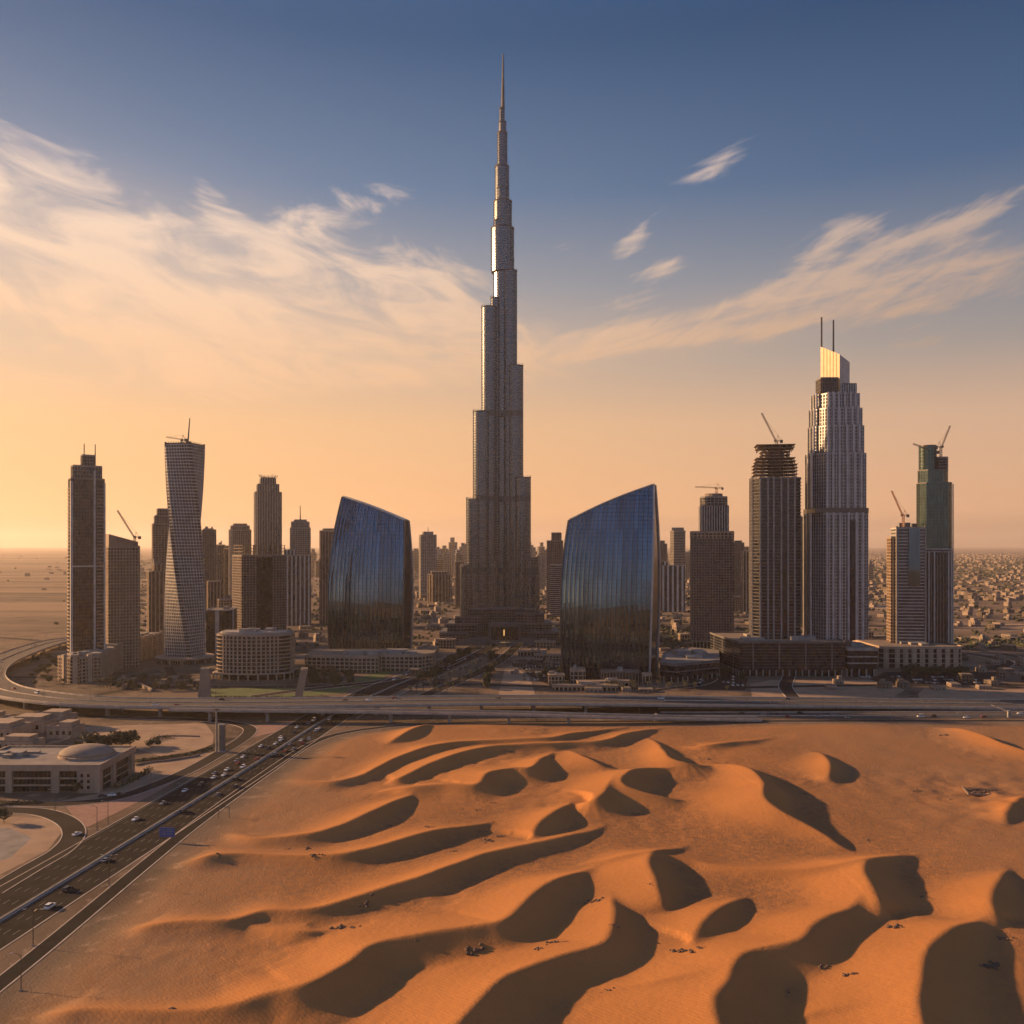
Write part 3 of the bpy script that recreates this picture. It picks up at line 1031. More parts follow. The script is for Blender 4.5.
# ------------------------------------------------------------------ the supertall tower
def supertall():
    Yc = 1262.0
    s = Yc / F
    t = T('supertall_tower', 'very tall stepped silver tower tapering to a needle spire, higher than all others', 'skyscraper', X(503, Yc), Yc)
    r2 = random.Random(4)

    def lobe(cx, cy, r, ztop, n=26, z0=22.0, bands=((96, 103), (196, 204), (316, 324))):
        poly = circle(r, n, cx, cy)
        g = t.part('glazing', 'glass_silver')
        g.prism(poly, z0, ztop)
        b = t.part('floor_bands', 'steel')
        po = offset_poly(poly, .34)
        z = z0 + 3.7
        while z < ztop - 1:
            if not any(a <= z <= c for a, c in bands):
                b.prism(po, z - .3, z + .3)
            z += 3.7
        for a, c in bands:
            if c < ztop:
                t.new('plant_floor', 'metal_dark').prism(offset_poly(poly, .2), a, c)
        p = t.part('fins', 'steel')
        for k in range(n):
            a = 2 * math.pi * k / n
            x, y = cx + (r + .35) * math.cos(a), cy + (r + .35) * math.sin(a)
            p.prism([(x - .2, y - .2), (x + .2, y - .2), (x + .2, y + .2), (x - .2, y + .2)], z0, ztop + 1.4)
        t.new('terrace', 'concrete_dark').prism(offset_poly(poly, .9), ztop, ztop + 1.1)
        rp = t.new('terrace_screen', 'steel')
        for k in range(n):
            a = 2 * math.pi * k / n
            x, y = cx + (r + .5) * math.cos(a), cy + (r + .5) * math.sin(a)
            rp.box(x - .2, x + .2, y - .2, y + .2, ztop + 1.1, ztop + 3.6)

    def zt(py):
        return Z(py, Yc)
    # left wing (towards the camera, left), right wing, rear wing: lobes with falling heights
    c30, s30 = math.cos(R(30)), math.sin(R(30))
    for sgn, arr in ((-1, [(30, 10.5, 312), (48, 0, 0)]),):
        pass
    left = [(-19.0, 10.8, 310), (-30.2, 11.4, 414), (-41.0, 9.8, 500.5), (-49.5, 9.0, 565)]
    right = [(9.5, 10.0, 273), (17.6, 10.6, 368), (27.6, 11.2, 479), (39.2, 10.8, 558)]
    for x, r, py in left:
        lobe(x, -abs(x) * .55, r, zt(py))
    for x, r, py in right:
        lobe(x, -abs(x) * .55, r, zt(py))
    for d, r, py in ((14, 11, 330), (27, 10.5, 400), (39, 10, 470), (50, 9, 540)):
        lobe(0, d, r, zt(py))
    # spine of the core: stacked rounded tiers growing thinner
    for x, r, py in ((-54, 5, 567), (-36, 6, 590), (-24, 6, 600), (-13, 6, 560), (14, 6, 560), (24, 6, 596), (33, 6.5, 588), (46, 5, 577)):
        lobe(x, -abs(x) * .55 - 6, r, zt(py), n=12)
    tiers = [(640, 273, 493.5, 512.5), (273, 229, 491.2, 513.8), (229, 202, 493.8, 511.6), (202, 167, 495.2, 508.8), (167, 134, 497.5, 507.0), (134, 123, 499, 506), (123, 109, 499.6, 504.4)]
    for pb, pt, l, r in tiers:
        cx = ((l + r) / 2 - 503) * s
        rad = (r - l) / 2 * s
        lobe(cx, 2.0 if rad > 8 else 0.0, rad, zt(pt), n=18 if rad > 6 else 10, z0=max(22, zt(pb) + (1.2 if pb < 640 else 0)))
    # upper offset lobes that give the spiral look
    for l, r, pt, pb in ((491, 500, 300, 640), (506.5, 515.5, 310, 640), (497, 508.7, 190, 229), (494, 503, 222, 260), (504, 513.8, 262, 300)):
        cx = ((l + r) / 2 - 503) * s
        lobe(cx, -7 if pb == 640 else -3, (r - l) / 2 * s, zt(pt), n=16, z0=max(22, zt(pb)))
    sp = t.part('spire', 'metal_dark')
    sp.bar((-.2, 0, zt(110)), (0, 0, zt(84)), 2.8, 2.1, n=8)
    sp.bar((0, 0, zt(84)), (0, 0, zt(54)), 1.9, .9, n=8)
    # stepped base in concrete grid
    def wedge(x0, x1, y0, y1, h, nm='base_terraces'):
        poly = [(x0, y0), (x1, y0), (x1, y1), (x0, y1)]
        facade(t, poly, 0, h, 4.0, 5.0, 'glass_brown', 'stone_brown', 'grid', slab=1.0, pier=.8, pre='base_', roof=False)
        t.part('base_roof', 'concrete_dark').prism(offset_poly(poly, .8), h + .62, h + 1.5)
    for (l, r, pt, yf, yb) in ((462, 538, 566, -34, 10), (457, 484, 615, -40, 0), (450, 478, 622, -46, 8), (443, 470, 630, -54, 16), (515, 543, 612, -40, 0), (522, 550, 621, -47, 8), (530, 557, 629, -55, 16)):
        if pt == 566:
            continue
        wedge((l - 503) * s, (r - 503) * s, yf, yb, zt(pt))
    # lower dark shaft bodies between the lobes
    b = t.part('shaft', 'concrete_dark')
    b.prism([(-46, -8), (46, -8), (30, 12), (-30, 12)], 0, zt(566) - 6)
    facade(t, [(-57, -28), (-44, -40), (-30, -40), (-20, -30), (24, -30), (34, -40), (44, -40), (49, -28), (48, -10), (-56, -10)], 0, 46, 3.8, 3.4, 'glass_brown', 'stone_brown', 'grid', slab=.9, pier=.7, pre='lower_', roof=True)
    # entrance block with its lit sign strip
    facade(t, rect(40, 22, 3, -46), 0, 27, 4.2, 3.0, 'glass_brown', 'metal_dark', 'fins', pier=.5, pre='entrance_')
    t.part('entrance_frame', 'concrete_dark').box(-19, 25, -58.2, -57.2, 24, 29).box(-19, -16, -58.2, -57.2, 0, 24).box(22, 25, -58.2, -57.2, 0, 24)
    t.new('entrance_light', 'lit_warm').box(1.4, 2.6, -58.6, -58.25, 12, 20)
    t.new('entrance_light', 'lit_warm').box(-3, 5, -58.9, -58.3, 2.0, 3.2).box(7, 9, -58.9, -58.3, 2.0, 3.2)
    for z, y, w_ in ((3, -64, 130), (6, -58, 118), (9, -54, 104)):
        t.part('plinth', 'concrete_dark').box(-w_ / 2, w_ / 2, y, 24, z - 3.2, z)
    t.done()


supertall()


# ------------------------------------------------------------------ curved glass blocks
def sail(name, label, pl, pr, py_l, py_r, Y, yaw, depth, base_w, side):
    """bulging glass block whose roof slopes; front skin bowed in height, folded into shallow vertical panels"""
    pc = (pl + pr) / 2
    w = (pr - pl) / F * Y
    Yc = Y + depth / 2
    t = T(name, label, 'office building', X(pc, Yc), Yc, 0, yaw)
    a = math.radians(yaw) + math.atan((pc - 512) / F)
    wl = .965 * (w * math.cos(math.atan((pc - 512) / F)) - depth * .55 * abs(math.sin(a))) / math.cos(a)
    hl, hr = Z(py_l, Y), Z(py_r, Y)
    N, K = 19, 30

    def pt(u, v, side_=0):
        # u across 0..1, v up 0..1
        top = hl + (hr - hl) * u + 2.0 * math.sin(math.pi * u)
        z = v * top
        h = max(hl, hr)
        q = z / h
        bul = 0.045 * math.sin(math.pi * min(1, q * .95)) if True else 0
        xw = wl / 2 * (1 + bul * 1.4) - (q ** 3) * wl * .035
        xw *= 1 - .05 * q ** 3
        if side < 0:
            x = -xw + (2 * xw) * u + (q ** 2) * wl * .02 * (1 - u)
        else:
            x = -xw + (2 * xw) * u - (q ** 2) * wl * .03 * (1 - u) + (q ** 2) * wl * .05
        lean = depth * (.62 * q ** 2.4 - .10 * math.sin(math.pi * q)) + (1 - q) ** 2 * 3.0
        bow = -depth * .12 * math.sin(math.pi * u)
        return x, lean + bow, z
    front, back = [], []
    ncol = N * 2 + 1
    for k in range(K + 1):
        fr = []
        for i in range(ncol):
            u = i / (ncol - 1)
            x, y, z = pt(u, k / K)
            fold = 0.55 if i % 2 else 0.0
            fr.append((x, -depth / 2 + y + fold, z))
        front.append(fr)
    g = t.part('glass_skin', 'glass_blue')
    b = len(g.v)
    for r in front:
        g.v += r
    for k in range(K):
        for i in range(ncol - 1):
            p = b + k * ncol + i
            g.f.append((p, p + 1, p + ncol + 1, p + ncol))
    # fins on every second fold
    f = t.part('mullions', 'metal_dark')
    for i in range(0, ncol, 2):
        for k in range(K):
            p = Vector(front[k][i]); q = Vector(front[k + 1][i])
            p = p + Vector((0, -.25, 0)); q = q + Vector((0, -.25, 0))
            bb = len(f.v)
            for c in (p, q):
                f.v += [(c.x - .34, c.y - .35, c.z), (c.x + .34, c.y - .35, c.z), (c.x + .34, c.y + .5, c.z), (c.x - .34, c.y + .5, c.z)]
            for m_ in range(4):
                n_ = (m_ + 1) % 4
                f.f.append((bb + m_, bb + n_, bb + 4 + n_, bb + 4 + m_))
    # thin transoms each storey
    tr = t.part('transoms', 'metal_dark')
    nf = int(max(hl, hr) / 4.2)
    for j in range(1, nf):
        zz = j * 4.2
        line = []
        for i in range(0, ncol, 2):
            u = i / (ncol - 1)
            top = hl + (hr - hl) * u + 2.0 * math.sin(math.pi * u)
            if zz > top - 1:
                if len(line) > 1:
                    strip3(tr, line)
                line = []
                continue
            x, y, z = pt(u, zz / top)
            line.append((x, -depth / 2 + y - .12, z))
        if len(line) > 1:
            strip3(tr, line)
    # rear and side walls, roof
    side_m = t.part('end_wall', 'glass_dark')
    for uu, flip in ((0.0, False), (1.0, True)):
        b = len(side_m.v)
        for k in range(K + 1):
            x, y, z = pt(uu, k / K)
            yf = -depth / 2 + y
            side_m.v += [(x, yf, z), (x, depth / 2 - y * .2, z)]
        for k in range(K):
            q = (b + 2 * k, b + 2 * k + 1, b + 2 * k + 3, b + 2 * k + 2)
            side_m.f.append(q if flip else q[::-1])
    bk = t.part('rear_skin', 'glass_dark')
    b = len(bk.v)
    for k in range(K + 1):
        for i in range(9):
            x, y, z = pt(i / 8, k / K)
            bow = -depth * .12 * math.sin(math.pi * i / 8)
            bk.v.append((x, depth / 2 - (y - bow) * .2, z))
    for k in range(K):
        for i in range(8):
            p = b + k * 9 + i
            bk.f.append((p + 1, p, p + 9, p + 10))
    rf = t.part('roof_edge', 'metal_light')
    b = len(rf.v)
    m_ = 40
    for i in range(m_ + 1):
        u = i / m_
        x, y, z = pt(u, 1)
        bow = -depth * .12 * math.sin(math.pi * u)
        rf.v += [(x, -depth / 2 + y - .6, z - .4), (x, depth / 2 - (y - bow) * .2, z - .4), (x, depth / 2 - (y - bow) * .2, z + 1.0), (x, -depth / 2 + y - .6, z + 1.0)]
    for i in range(m_):
        for q in range(4):
            n_ = (q + 1) % 4
            rf.f.append((b + 4 * i + q, b + 4 * i + 4 + q, b + 4 * i + 4 + n_, b + 4 * i + n_))
    rf.f.append((b, b + 1, b + 2, b + 3)); rf.f.append((b + 4 * m_ + 3, b + 4 * m_ + 2, b + 4 * m_ + 1, b + 4 * m_))
    # end fins that frame the skin
    for uu in (0.0, 1.0):
        e = t.new('end_fin', 'metal_light' if (uu == 1.0 and side > 0) else 'metal_dark')
        rings = []
        for k in range(K + 1):
            x, y, z = pt(uu, k / K)
            sx = -1 if uu == 0 else 1
            yf = -depth / 2 + y
            rings.append([(x + sx * .05, yf - 1.2, z), (x + sx * 1.4, yf - 1.0, z), (x + sx * 1.4, yf + 2.2, z), (x + sx * .05, yf + 2.2, z)])
        e.loft(rings)
        if uu == 1.0:
            e2 = t.new('end_fin', 'metal_light')
            rings = []
            for k in range(K + 1):
                x, y, z = pt(uu, k / K)
                yb = depth / 2 - y * .2
                rings.append([(x + .05, yb - 3.0, z), (x + 1.3, yb - 3.0, z), (x + 1.3, yb + .4, z), (x + .05, yb + .4, z)])
            e2.loft(rings)
    t.done()


def strip3(mb, line, h=.22, d=.12):
    b = len(mb.v)
    for x, y, z in line:
        mb.v += [(x, y - d, z - h / 2), (x, y + .3, z - h / 2), (x, y + .3, z + h / 2), (x, y - d, z + h / 2)]
    for i in range(len(line) - 1):
        for q in range(4):
            n_ = (q + 1) % 4
            mb.f.append((b + 4 * i + q, b + 4 * i + 4 + q, b + 4 * i + 4 + n_, b + 4 * i + n_))


sail('curved_glass_building', 'curved dark blue glass building whose roof slopes down to the right', 331, 411, 495, 520, 1030, -8, 44, 0, -1)
sail('curved_glass_building', 'curved dark blue glass building whose roof rises to a point on the right', 563, 657, 519, 484, 884, -21, 40, 0, 1)


# ------------------------------------------------------------------ twisted tower
def twisted():
    Y = 1005
    cx = X(185, Y + 20)
    t = T('twisted_tower', 'pale concrete tower that twists as it rises, bright left edge', 'skyscraper', cx, Y + 20)
    H = Z(444, Y)
    w, d = 35.0, 33.0
    nf = 68
    base_a, twist = -12, -90

    def ring(z, grow=0.0, zz=None):
        a = R(base_a + twist * z / H)
        lean = -3.5 * math.sin(math.pi * z / H) * 0 + 0
        out = []
        for x, y in chamfer(w + grow * 2, d + grow * 2, 3.6 + grow * .6):
            out.append((x * math.cos(a) - y * math.sin(a) + lean, x * math.sin(a) + y * math.cos(a), z if zz is None else zz))
        return out
    g = t.part('glazing', 'glass_brown')
    g.loft([ring(H * k / 60) for k in range(61)])
    b = t.part('floor_bands', 'concrete_light')
    for k in range(1, nf + 1):
        z = H * k / nf
        r0 = [(x, y, z - .75) for x, y, _ in ring(z, .45)]
        r1 = [(x, y, z + .45) for x, y, _ in ring(z, .45)]
        b.loft([r0, r1])
    p = t.part('piers', 'concrete_light')
    for e in (0, 2, 4, 6):
        nb = 9 if e % 4 == 0 else 8
        for j in range(nb + 1):
            f0 = j / nb
            hw = (.9 if 0 < j < nb else 1.3) / (w if e % 4 == 0 else d)
            rings = []
            for k in range(61):
                z = H * k / 60
                c = ring(z, .62); q = ring(z, -.3)
                A, B = Vector(c[e]), Vector(c[(e + 1) % 8]); A2, B2 = Vector(q[e]), Vector(q[(e + 1) % 8])
                f1, f2 = max(0, f0 - hw / 2), min(1, f0 + hw / 2)
                rings.append([A.lerp(B, f1), A.lerp(B, f2), A2.lerp(B2, f2), A2.lerp(B2, f1)])
            p.loft(rings)
    cr = t.part('crown', 'concrete_dark')
    a = R(base_a + twist)
    top = ring(H, -.8)
    cr.loft([[(x, y, H + .5) for x, y, _ in top], [(x, y, H + 2.0) for x, y, _ in top]])
    sc = t.part('crown_screen', 'metal_dark')
    for e in range(8):
        c = ring(H, .15)
        for j in range(9):
            q = Vector(c[e]).lerp(Vector(c[(e + 1) % 8]), j / 8)
            sc.box(q.x - .3, q.x + .3, q.y - .3, q.y + .3, H - 2, H + 3.2)
    tw = t.new('mast', 'metal_dark')
    tw.bar((3, 0, H + 1), (5.5, 0, H + 32), 1.1, .6, n=6)
    t.part('base_arcade', 'stone_tan')
    for k in range(14):
        a = 2 * math.pi * k / 14
        t.part('base_arcade').box(31 * math.cos(a) - 1, 31 * math.cos(a) + 1, 28 * math.sin(a) - 1, 28 * math.sin(a) + 1, 0, 5.4)
    t.part('base_arcade').prism(circle(33, 28, ry=30), 5.42, 7.2)
    t.done()
    crane((cx - 3, Y + 18, H + 2), 5, 19, 9, 168, 'small dark crane lying low on the twisted tower', 'crane_grey', .8, 6)


twisted()


# ------------------------------------------------------------------ dark tower with two masts, far left
def twin_mast():
    Y = 905
    w, d, cx, cy = fit(69, 104, Y, 44 - 4, 0.62)
    yaw = 36
    w, d, cx, cy = fit(69, 104, Y, yaw, 0.18)
    t = T('twin_mast_tower', 'slim dark glass tower with stepped top and two thin masts', 'skyscraper', cx, cy, 20, yaw)

    def h(py):
        return Z(py, Y) - 20
    d = w * .5
    facade(t, rect(w, d), 0, h(479), 3.6, 2.6, 'glass_dark', 'metal_dark', 'grid', proj=.18, slab=.35, pier=.25)
    facade(t, rect(w * .86, d * .8), h(479) + 1.4, h(466), 3.6, 2.6, 'glass_dark', 'concrete', 'grid', proj=.2, slab=.5, pier=.4, pre='upper_')
    facade(t, rect(w * .36, d * .6, w * .03), h(466) + 1.4, h(455), 3.6, 3.0, 'glass_brown', 'concrete', 'grid', proj=.2, slab=.5, pier=.5, pre='crown_')
    for x in (-w * .10, w * .23):
        t.new('mast', 'metal_dark').bar((x, -d * .32, h(479)), (x, -d * .32, h(443)), .75, .5, n=6)
    t.part('light_stripe', 'concrete_light').box(w * .16, w * .22, -d / 2 - 1.5, -d / 2 + .2, 0, h(470))
    t.part('light_stripe').box(-w / 2 - .6, -w / 2 + 1.6, -d / 2 - .9, -d / 2 + 2.0, 0, h(481))
    t.part('light_stripe').box(w / 2 - 1.0, w / 2 + .7, -d / 2 - .9, -d / 2 + 1.0, 0, h(482))
    side = t.part('side_balconies', 'concrete_tan')
    for k in range(1, int(h(484) / 3.6)):
        side.box(w * .26, w / 2 - 1.1, -d / 2 - 1.1, -d / 2, k * 3.6 - .5, k * 3.6 + .35)
        side.box(-w / 2 - 1.2, -w / 2, -d / 2 + 2.3, d / 2, k * 3.6 - .5, k * 3.6 + .45)
        side.box(w / 2, w / 2 + 1.1, -d / 2 + 1.2, d / 2, k * 3.6 - .5, k * 3.6 + .45)
    t.part('belt', 'metal_light').box(-w / 2 - .5, w / 2 + .5, -d / 2 - .75, -d / 2 + .1, h(567), h(565.6))
    t.done()


twin_mast()


# ------------------------------------------------------------------ tan tower with the sloping parapet
def sloped():
    Y = 965
    yaw = 38
    w, d, cx, cy = fit(104.5, 140, Y, yaw, 0.55)
    t = T('tan_tower', 'tan gridded tower with a slanted parapet beside the twin-mast tower', 'apartment tower', cx, cy, 0, yaw)
    H = Z(547, Y)
    facade(t, rect(w, d), 0, H, 3.6, 3.2, 'glass_brown', 'stone_tan', 'grid', slab=1.1, pier=1.1)
    b = t.part('slanted_parapet', 'concrete_tan')
    h1, h2 = Z(534, Y), Z(541, Y)
    b.v += [(-w / 2, -d / 2 + .3, H), (w * .35, -d / 2 + .3, H), (w * .35, -d / 2 + .3, h2), (-w / 2, -d / 2 + .3, h1), (-w / 2, d / 2 - 1, H), (w * .35, d / 2 - 1, H), (w * .35, d / 2 - 1, h2), (-w / 2, d / 2 - 1, h1)]
    b.f += [(0, 1, 2, 3), (5, 4, 7, 6), (4, 0, 3, 7), (1, 5, 6, 2), (3, 2, 6, 7)]
    t.part('core_stack', 'concrete_dark').box(w * .36, w * .48, -d * .3, d * .3, H, H + 6)
    t.done()
    crane((X(134, Y + 10), Y + 12, H + 1), 10, 34, 58, 180, 'luffing crane with its jib raised to the left beside the slanted parapet', 'crane_grey', .8, 6)


sloped()


# ------------------------------------------------------------------ stepped tower with gold crown
def gold_crown():
    Y = 938
    zb = 34.0
    cx = X(835.5, Y + 26)
    t = T('gold_crown_tower', 'tallest right-hand tower, pale vertical ribs, golden wedge crown and two masts', 'skyscraper', cx, Y + 26, zb, -2)
    s = (Y + 8) / F * .96

    def h2(py):
        return Z(py, Y + 26) - zb

    def h(py):
        return Z(py, Y) - zb
    tiers = [(640, 514, 806.7, 864.2, 1.0), (509, 453, 808, 862.5, .93), (453, 425, 810.5, 860.6, .86), (425, 407, 811.5, 859, .80), (407, 392, 813.8, 856.5, .74)]
    D0 = 46
    for i, (pb, pt, l, r, k) in enumerate(tiers):
        x0, x1 = (l - 835.5) * s, (r - 835.5) * s
        D = D0 * k
        zb0 = h(pb) + (1.4 if i else 0)
        w_ = x1 - x0; mx = (x0 + x1) / 2
        # plan: broad centre bay plus set-back corners
        c = w_ * .14
        poly = [(x0, -D / 2 + 2.0 * c), (x0 + 1.3 * c, -D / 2), (x1 - c, -D / 2), (x1 - c, -D / 2 + c), (x1, -D / 2 + c), (x1, D / 2 - c), (x1 - c, D / 2), (x0 + c, D / 2), (x0, D / 2 - c)]
        facade(t, poly, max(0, zb0), h(pt), 3.7, 3.3, 'glass_grey', 'metal_light', 'grid', proj=.35, slab=.55, pier=.8, pre='' if i == 0 else 'tier_', roof=True)
        # bowed ribs grouped in bays
        rb = t.part('ribs', 'metal_light')
        for f in (.22, .33, .45, .60, .74, .86):
            xx = x0 + w_ * f
            rb.box(xx - 1.1, xx + 1.1, -D / 2 - 1.6, -D / 2 + .2, max(0, zb0), h(pt) + 1.8)
        for yy in (-.25, 0.02, .28):
            rb.box(x0 - 1.5, x0 + .2, D * yy - 1.2, D * yy + 1.2, max(0, zb0), h(pt) + 1.6)
            rb.box(x1 - .2, x1 + 1.3, D * yy - 1.2, D * yy + 1.2, max(0, zb0), h(pt) + 1.6)
    t.part('plant_belt', 'metal_dark').box((808 - 835.5) * s, (862.5 - 835.5) * s, -D0 / 2 + 1, D0 / 2 - 1, h(514) + 1.35, h(509) + 1.35)
    # dark slot running up the lower front
    t.part('glass_slot', 'glass_dark').box((843 - 835.5) * s, (848 - 835.5) * s, -D0 / 2 - 2.0, -D0 / 2 - .8, 0, h(520))
    # crown
    bx0, bx1 = (816.5 - 835.5) * s, (836 - 835.5) * s
    facade(t, rect(bx1 - bx0, 18, (bx0 + bx1) / 2, -4), h(392) + 1.3, h(376), 3.7, 2.4, 'glass_brown', 'concrete_dark', 'grid', pre='crown_left_')
    bx2, bx3 = (836 - 835.5) * s, (853.5 - 835.5) * s
    facade(t, rect(bx3 - bx2, 20, (bx2 + bx3) / 2, -2), h(392) + 1.3, h(382), 3.7, 2.4, 'glass_grey', 'metal_light', 'fins', pre='crown_right_')

    def wedge(name, m, xa, xb, za, zb_, y0, y1):
        b = t.part(name, m)
        k = len(b.v)
        z0 = h(392) + 1.3
        b.v += [(xa, y0, z0), (xb, y0, z0), (xb, y0, zb_), (xa, y0, za), (xa, y1, z0), (xb, y1, z0), (xb, y1, zb_), (xa, y1, za)]
        b.f += [tuple(k + q for q in f) for f in ((0, 1, 2, 3), (5, 4, 7, 6), (4, 0, 3, 7), (1, 5, 6, 2), (3, 2, 6, 7))]
    xa, xm, xb = (822.3 - 835.5) * s, (835 - 835.5) * s, (849 - 835.5) * s
    # golden leaf turned towards the low sun, grey leaf facing us
    b = t.part('golden_crown_leaf', 'metal_gold')
    z0 = h(392) + 1.2
    b.v += [(xa, 8, z0), (xm, -15, z0), (xm, -15, h2(354.5) - 3), (xa, 8, h2(345)), (xa + 1.5, 10, z0), (xm + 1.5, -12, z0), (xm + 1.5, -12, h2(354.5) - 3), (xa + 1.5, 10, h2(345))]
    b.f += [(0, 1, 2, 3), (5, 4, 7, 6), (4, 0, 3, 7), (1, 5, 6, 2), (3, 2, 6, 7)]
    b = t.part('grey_crown_leaf', 'metal_light')
    b.v += [(xm + .02, -15, z0), (xb, -4, z0), (xb, -4, h2(363)), (xm + .02, -15, h2(354.5) - 3), (xa + 3, 10.5, z0), (xb, 10.5, z0), (xb, 10.5, h2(363)), (xa + 3, 10.5, h2(347))]
    b.f += [(0, 1, 2, 3), (5, 4, 7, 6), (4, 0, 3, 7), (1, 5, 6, 2), (3, 2, 6, 7)]
    em = t.part('crown_emblem', 'metal_dark')
    for k in range(12):
        a0, a1 = 2 * math.pi * k / 12, 2 * math.pi * (k + 1) / 12
        P_ = lambda a: (xa * .5 + xm * .5 + 2.2 * math.cos(a) * .5 + .6, -3.8 - 2.2 * math.cos(a) * .87, h2(361) + 2.2 * math.sin(a))
        em.bar(P_(a0), P_(a1), .5)
    cj = t.part('crown_joints', 'concrete_dark')
    for k in range(1, 6):
        f_ = k / 6
        px_, py_ = xa + (xm - xa) * f_, 8 - 23 * f_
        cj.bar((px_ - .25, py_ - .25, z0), (px_ - .25, py_ - .25, h2(345 + 9.5 * f_) - 3.5 * f_), .16)
    t.new('mast', 'metal_dark').bar(((823.6 - 835.5) * s, 9, h(392)), ((823.6 - 835.5) * s, 9, h2(315)), 1.2, .9, n=6)
    t.new('mast', 'metal_dark').bar(((835.2 - 835.5) * s, 6, h(360)), ((835.2 - 835.5) * s, 6, h2(318.5)), 1.1, .8, n=6)
    t.done()


gold_crown()


# ------------------------------------------------------------------ dark balconied tower with unfinished top
def unfinished():
    Y = 940
    zb = 34.0
    yaw = -9
    w, d, cx, cy = fit(748.5, 801.5, Y, yaw, .8)
    t = T('unfinished_tower', 'dark balconied tower with bare open floors on top, beside the gold-crowned tower', 'skyscraper', cx, cy, zb, yaw)

    def h(py):
        return Z(py, Y) - zb
    facade(t, chamfer(w, d, w * .12), 0, h(478), 3.6, 3.6, 'glass_dark', 'concrete_dark', 'bands', proj=.8, slab=.8)
    v = t.part('piers', 'concrete')
    for x in (-.36, -.2, -.08, .08, .22, .36):
        v.box(w * x - .8, w * x + .8, -d / 2 - 1.3, -d / 2 + .1, 0, h(476))
    for y in (-.34, -.1, .14, .36):
        v.box(-w / 2 - 1.3, -w / 2 + .1, d * y - .8, d * y + .8, 0, h(476))
    t.part('dark_recess', 'glass_dark').box(w * .085, w * .215, -d / 2 - 1.05, -d / 2 + .05, 0, h(480))
    # bare slabs
    fr = t.part('bare_slabs', 'concrete_raw')
    co = t.part('bare_columns', 'concrete_raw')
    z = h(478) + 1.6
    k = 0
    prof = [.40, .40, .40, .40, .37, .36, .27, .27, .34, .36]
    ztop = h(443)
    n = len(prof)
    st = (ztop - z) / n
    for k, f in enumerate(prof):
        W_, D_ = w * f * 1.2, d * f
        fr.box(-W_, W_ * .92, -D_, D_, z + st - .7, z + st)
        for a in range(6):
            for b_ in (-1, 0, 1):
                xx = -W_ * .9 + W_ * 1.75 * a / 5
                co.box(xx - .5, xx + .5, b_ * D_ * .85 - .5, b_ * D_ * .85 + .5, z, z + st - .71)
        z += st
    t.part('core_walls', 'concrete_raw').box(-w * .14, w * .16, -d * .15, d * .15, h(478) + 1.5, ztop - .8)
    t.done()
    crane((X(776, Y + 24), Y + 22, Z(443, Y)), 5, 33, 63, 180, 'luffing crane with steep jib on the bare-floored tower', 'crane_grey', .85, 6)


unfinished()


# ------------------------------------------------------------------ right-hand pair
def notch_tower():
    Y = 1010
    zb = 22
    yaw = -8
    w, d, cx, cy = fit(886, 926, Y, yaw, .6)
    t = T('striped_tower', 'squat striped tower with a tall blue glass panel, left of the green glass tower', 'office tower', cx, cy, zb, yaw)

    def h(py):
        return Z(py, Y) - zb
    x0 = -w / 2
    facade(t, rect(w * .86, d, w * .07), 0, h(528), 3.7, 60, 'glass_grey', 'concrete_light', 'bands', proj=.5, slab=1.1)
    facade(t, rect(w * .2, d * .8, -w * .40), 0, h(538), 3.7, 3.0, 'glass_brown', 'stone_tan', 'grid', proj=.5, slab=.9, pre='side_wing_')
    g = t.part('blue_glass_panel', 'glass_blue')
    pts = []
    xa, xb = -w * .02, w * .32
    za, zc = h(584), h(529) + 1
    for k in range(9):
        a = math.pi * (1 + k / 8)
        pts.append(((xa + xb) / 2 + (xb - xa) / 2 * math.cos(a), za + 5 * math.sin(a) * .6))
    pts = pts + [(xb, zc), (xa, zc)]
    b = len(g.v); n = len(pts)
    g.v += [(x, -d / 2 - 1.4, z) for x, z in pts] + [(x, -d / 2 + .3, z) for x, z in pts]
    g.f.append(tuple(b + i for i in range(n)))
    for i in range(n):
        j = (i + 1) % n
        g.f.append((b + j, b + i, b + n + i, b + n + j))
    e = t.part('edge_piers', 'concrete')
    for x in (-.355, .48):
        e.box(w * x - .9, w * x + .9, -d / 2 - 1.2, -d / 2 + 1, 0, h(526))
    clutter(t, w * .7, d * .7, h(528) + 1.3, rng, w * .05, 0, 3)
    t.done()
    crane((X(902.5, Y + 14), Y + 12, Z(528, Y) + 1), 14, 30, 66, 180, 'luffing crane with a red cab on the striped tower', 'crane_paint', .85, 6)


notch_tower()


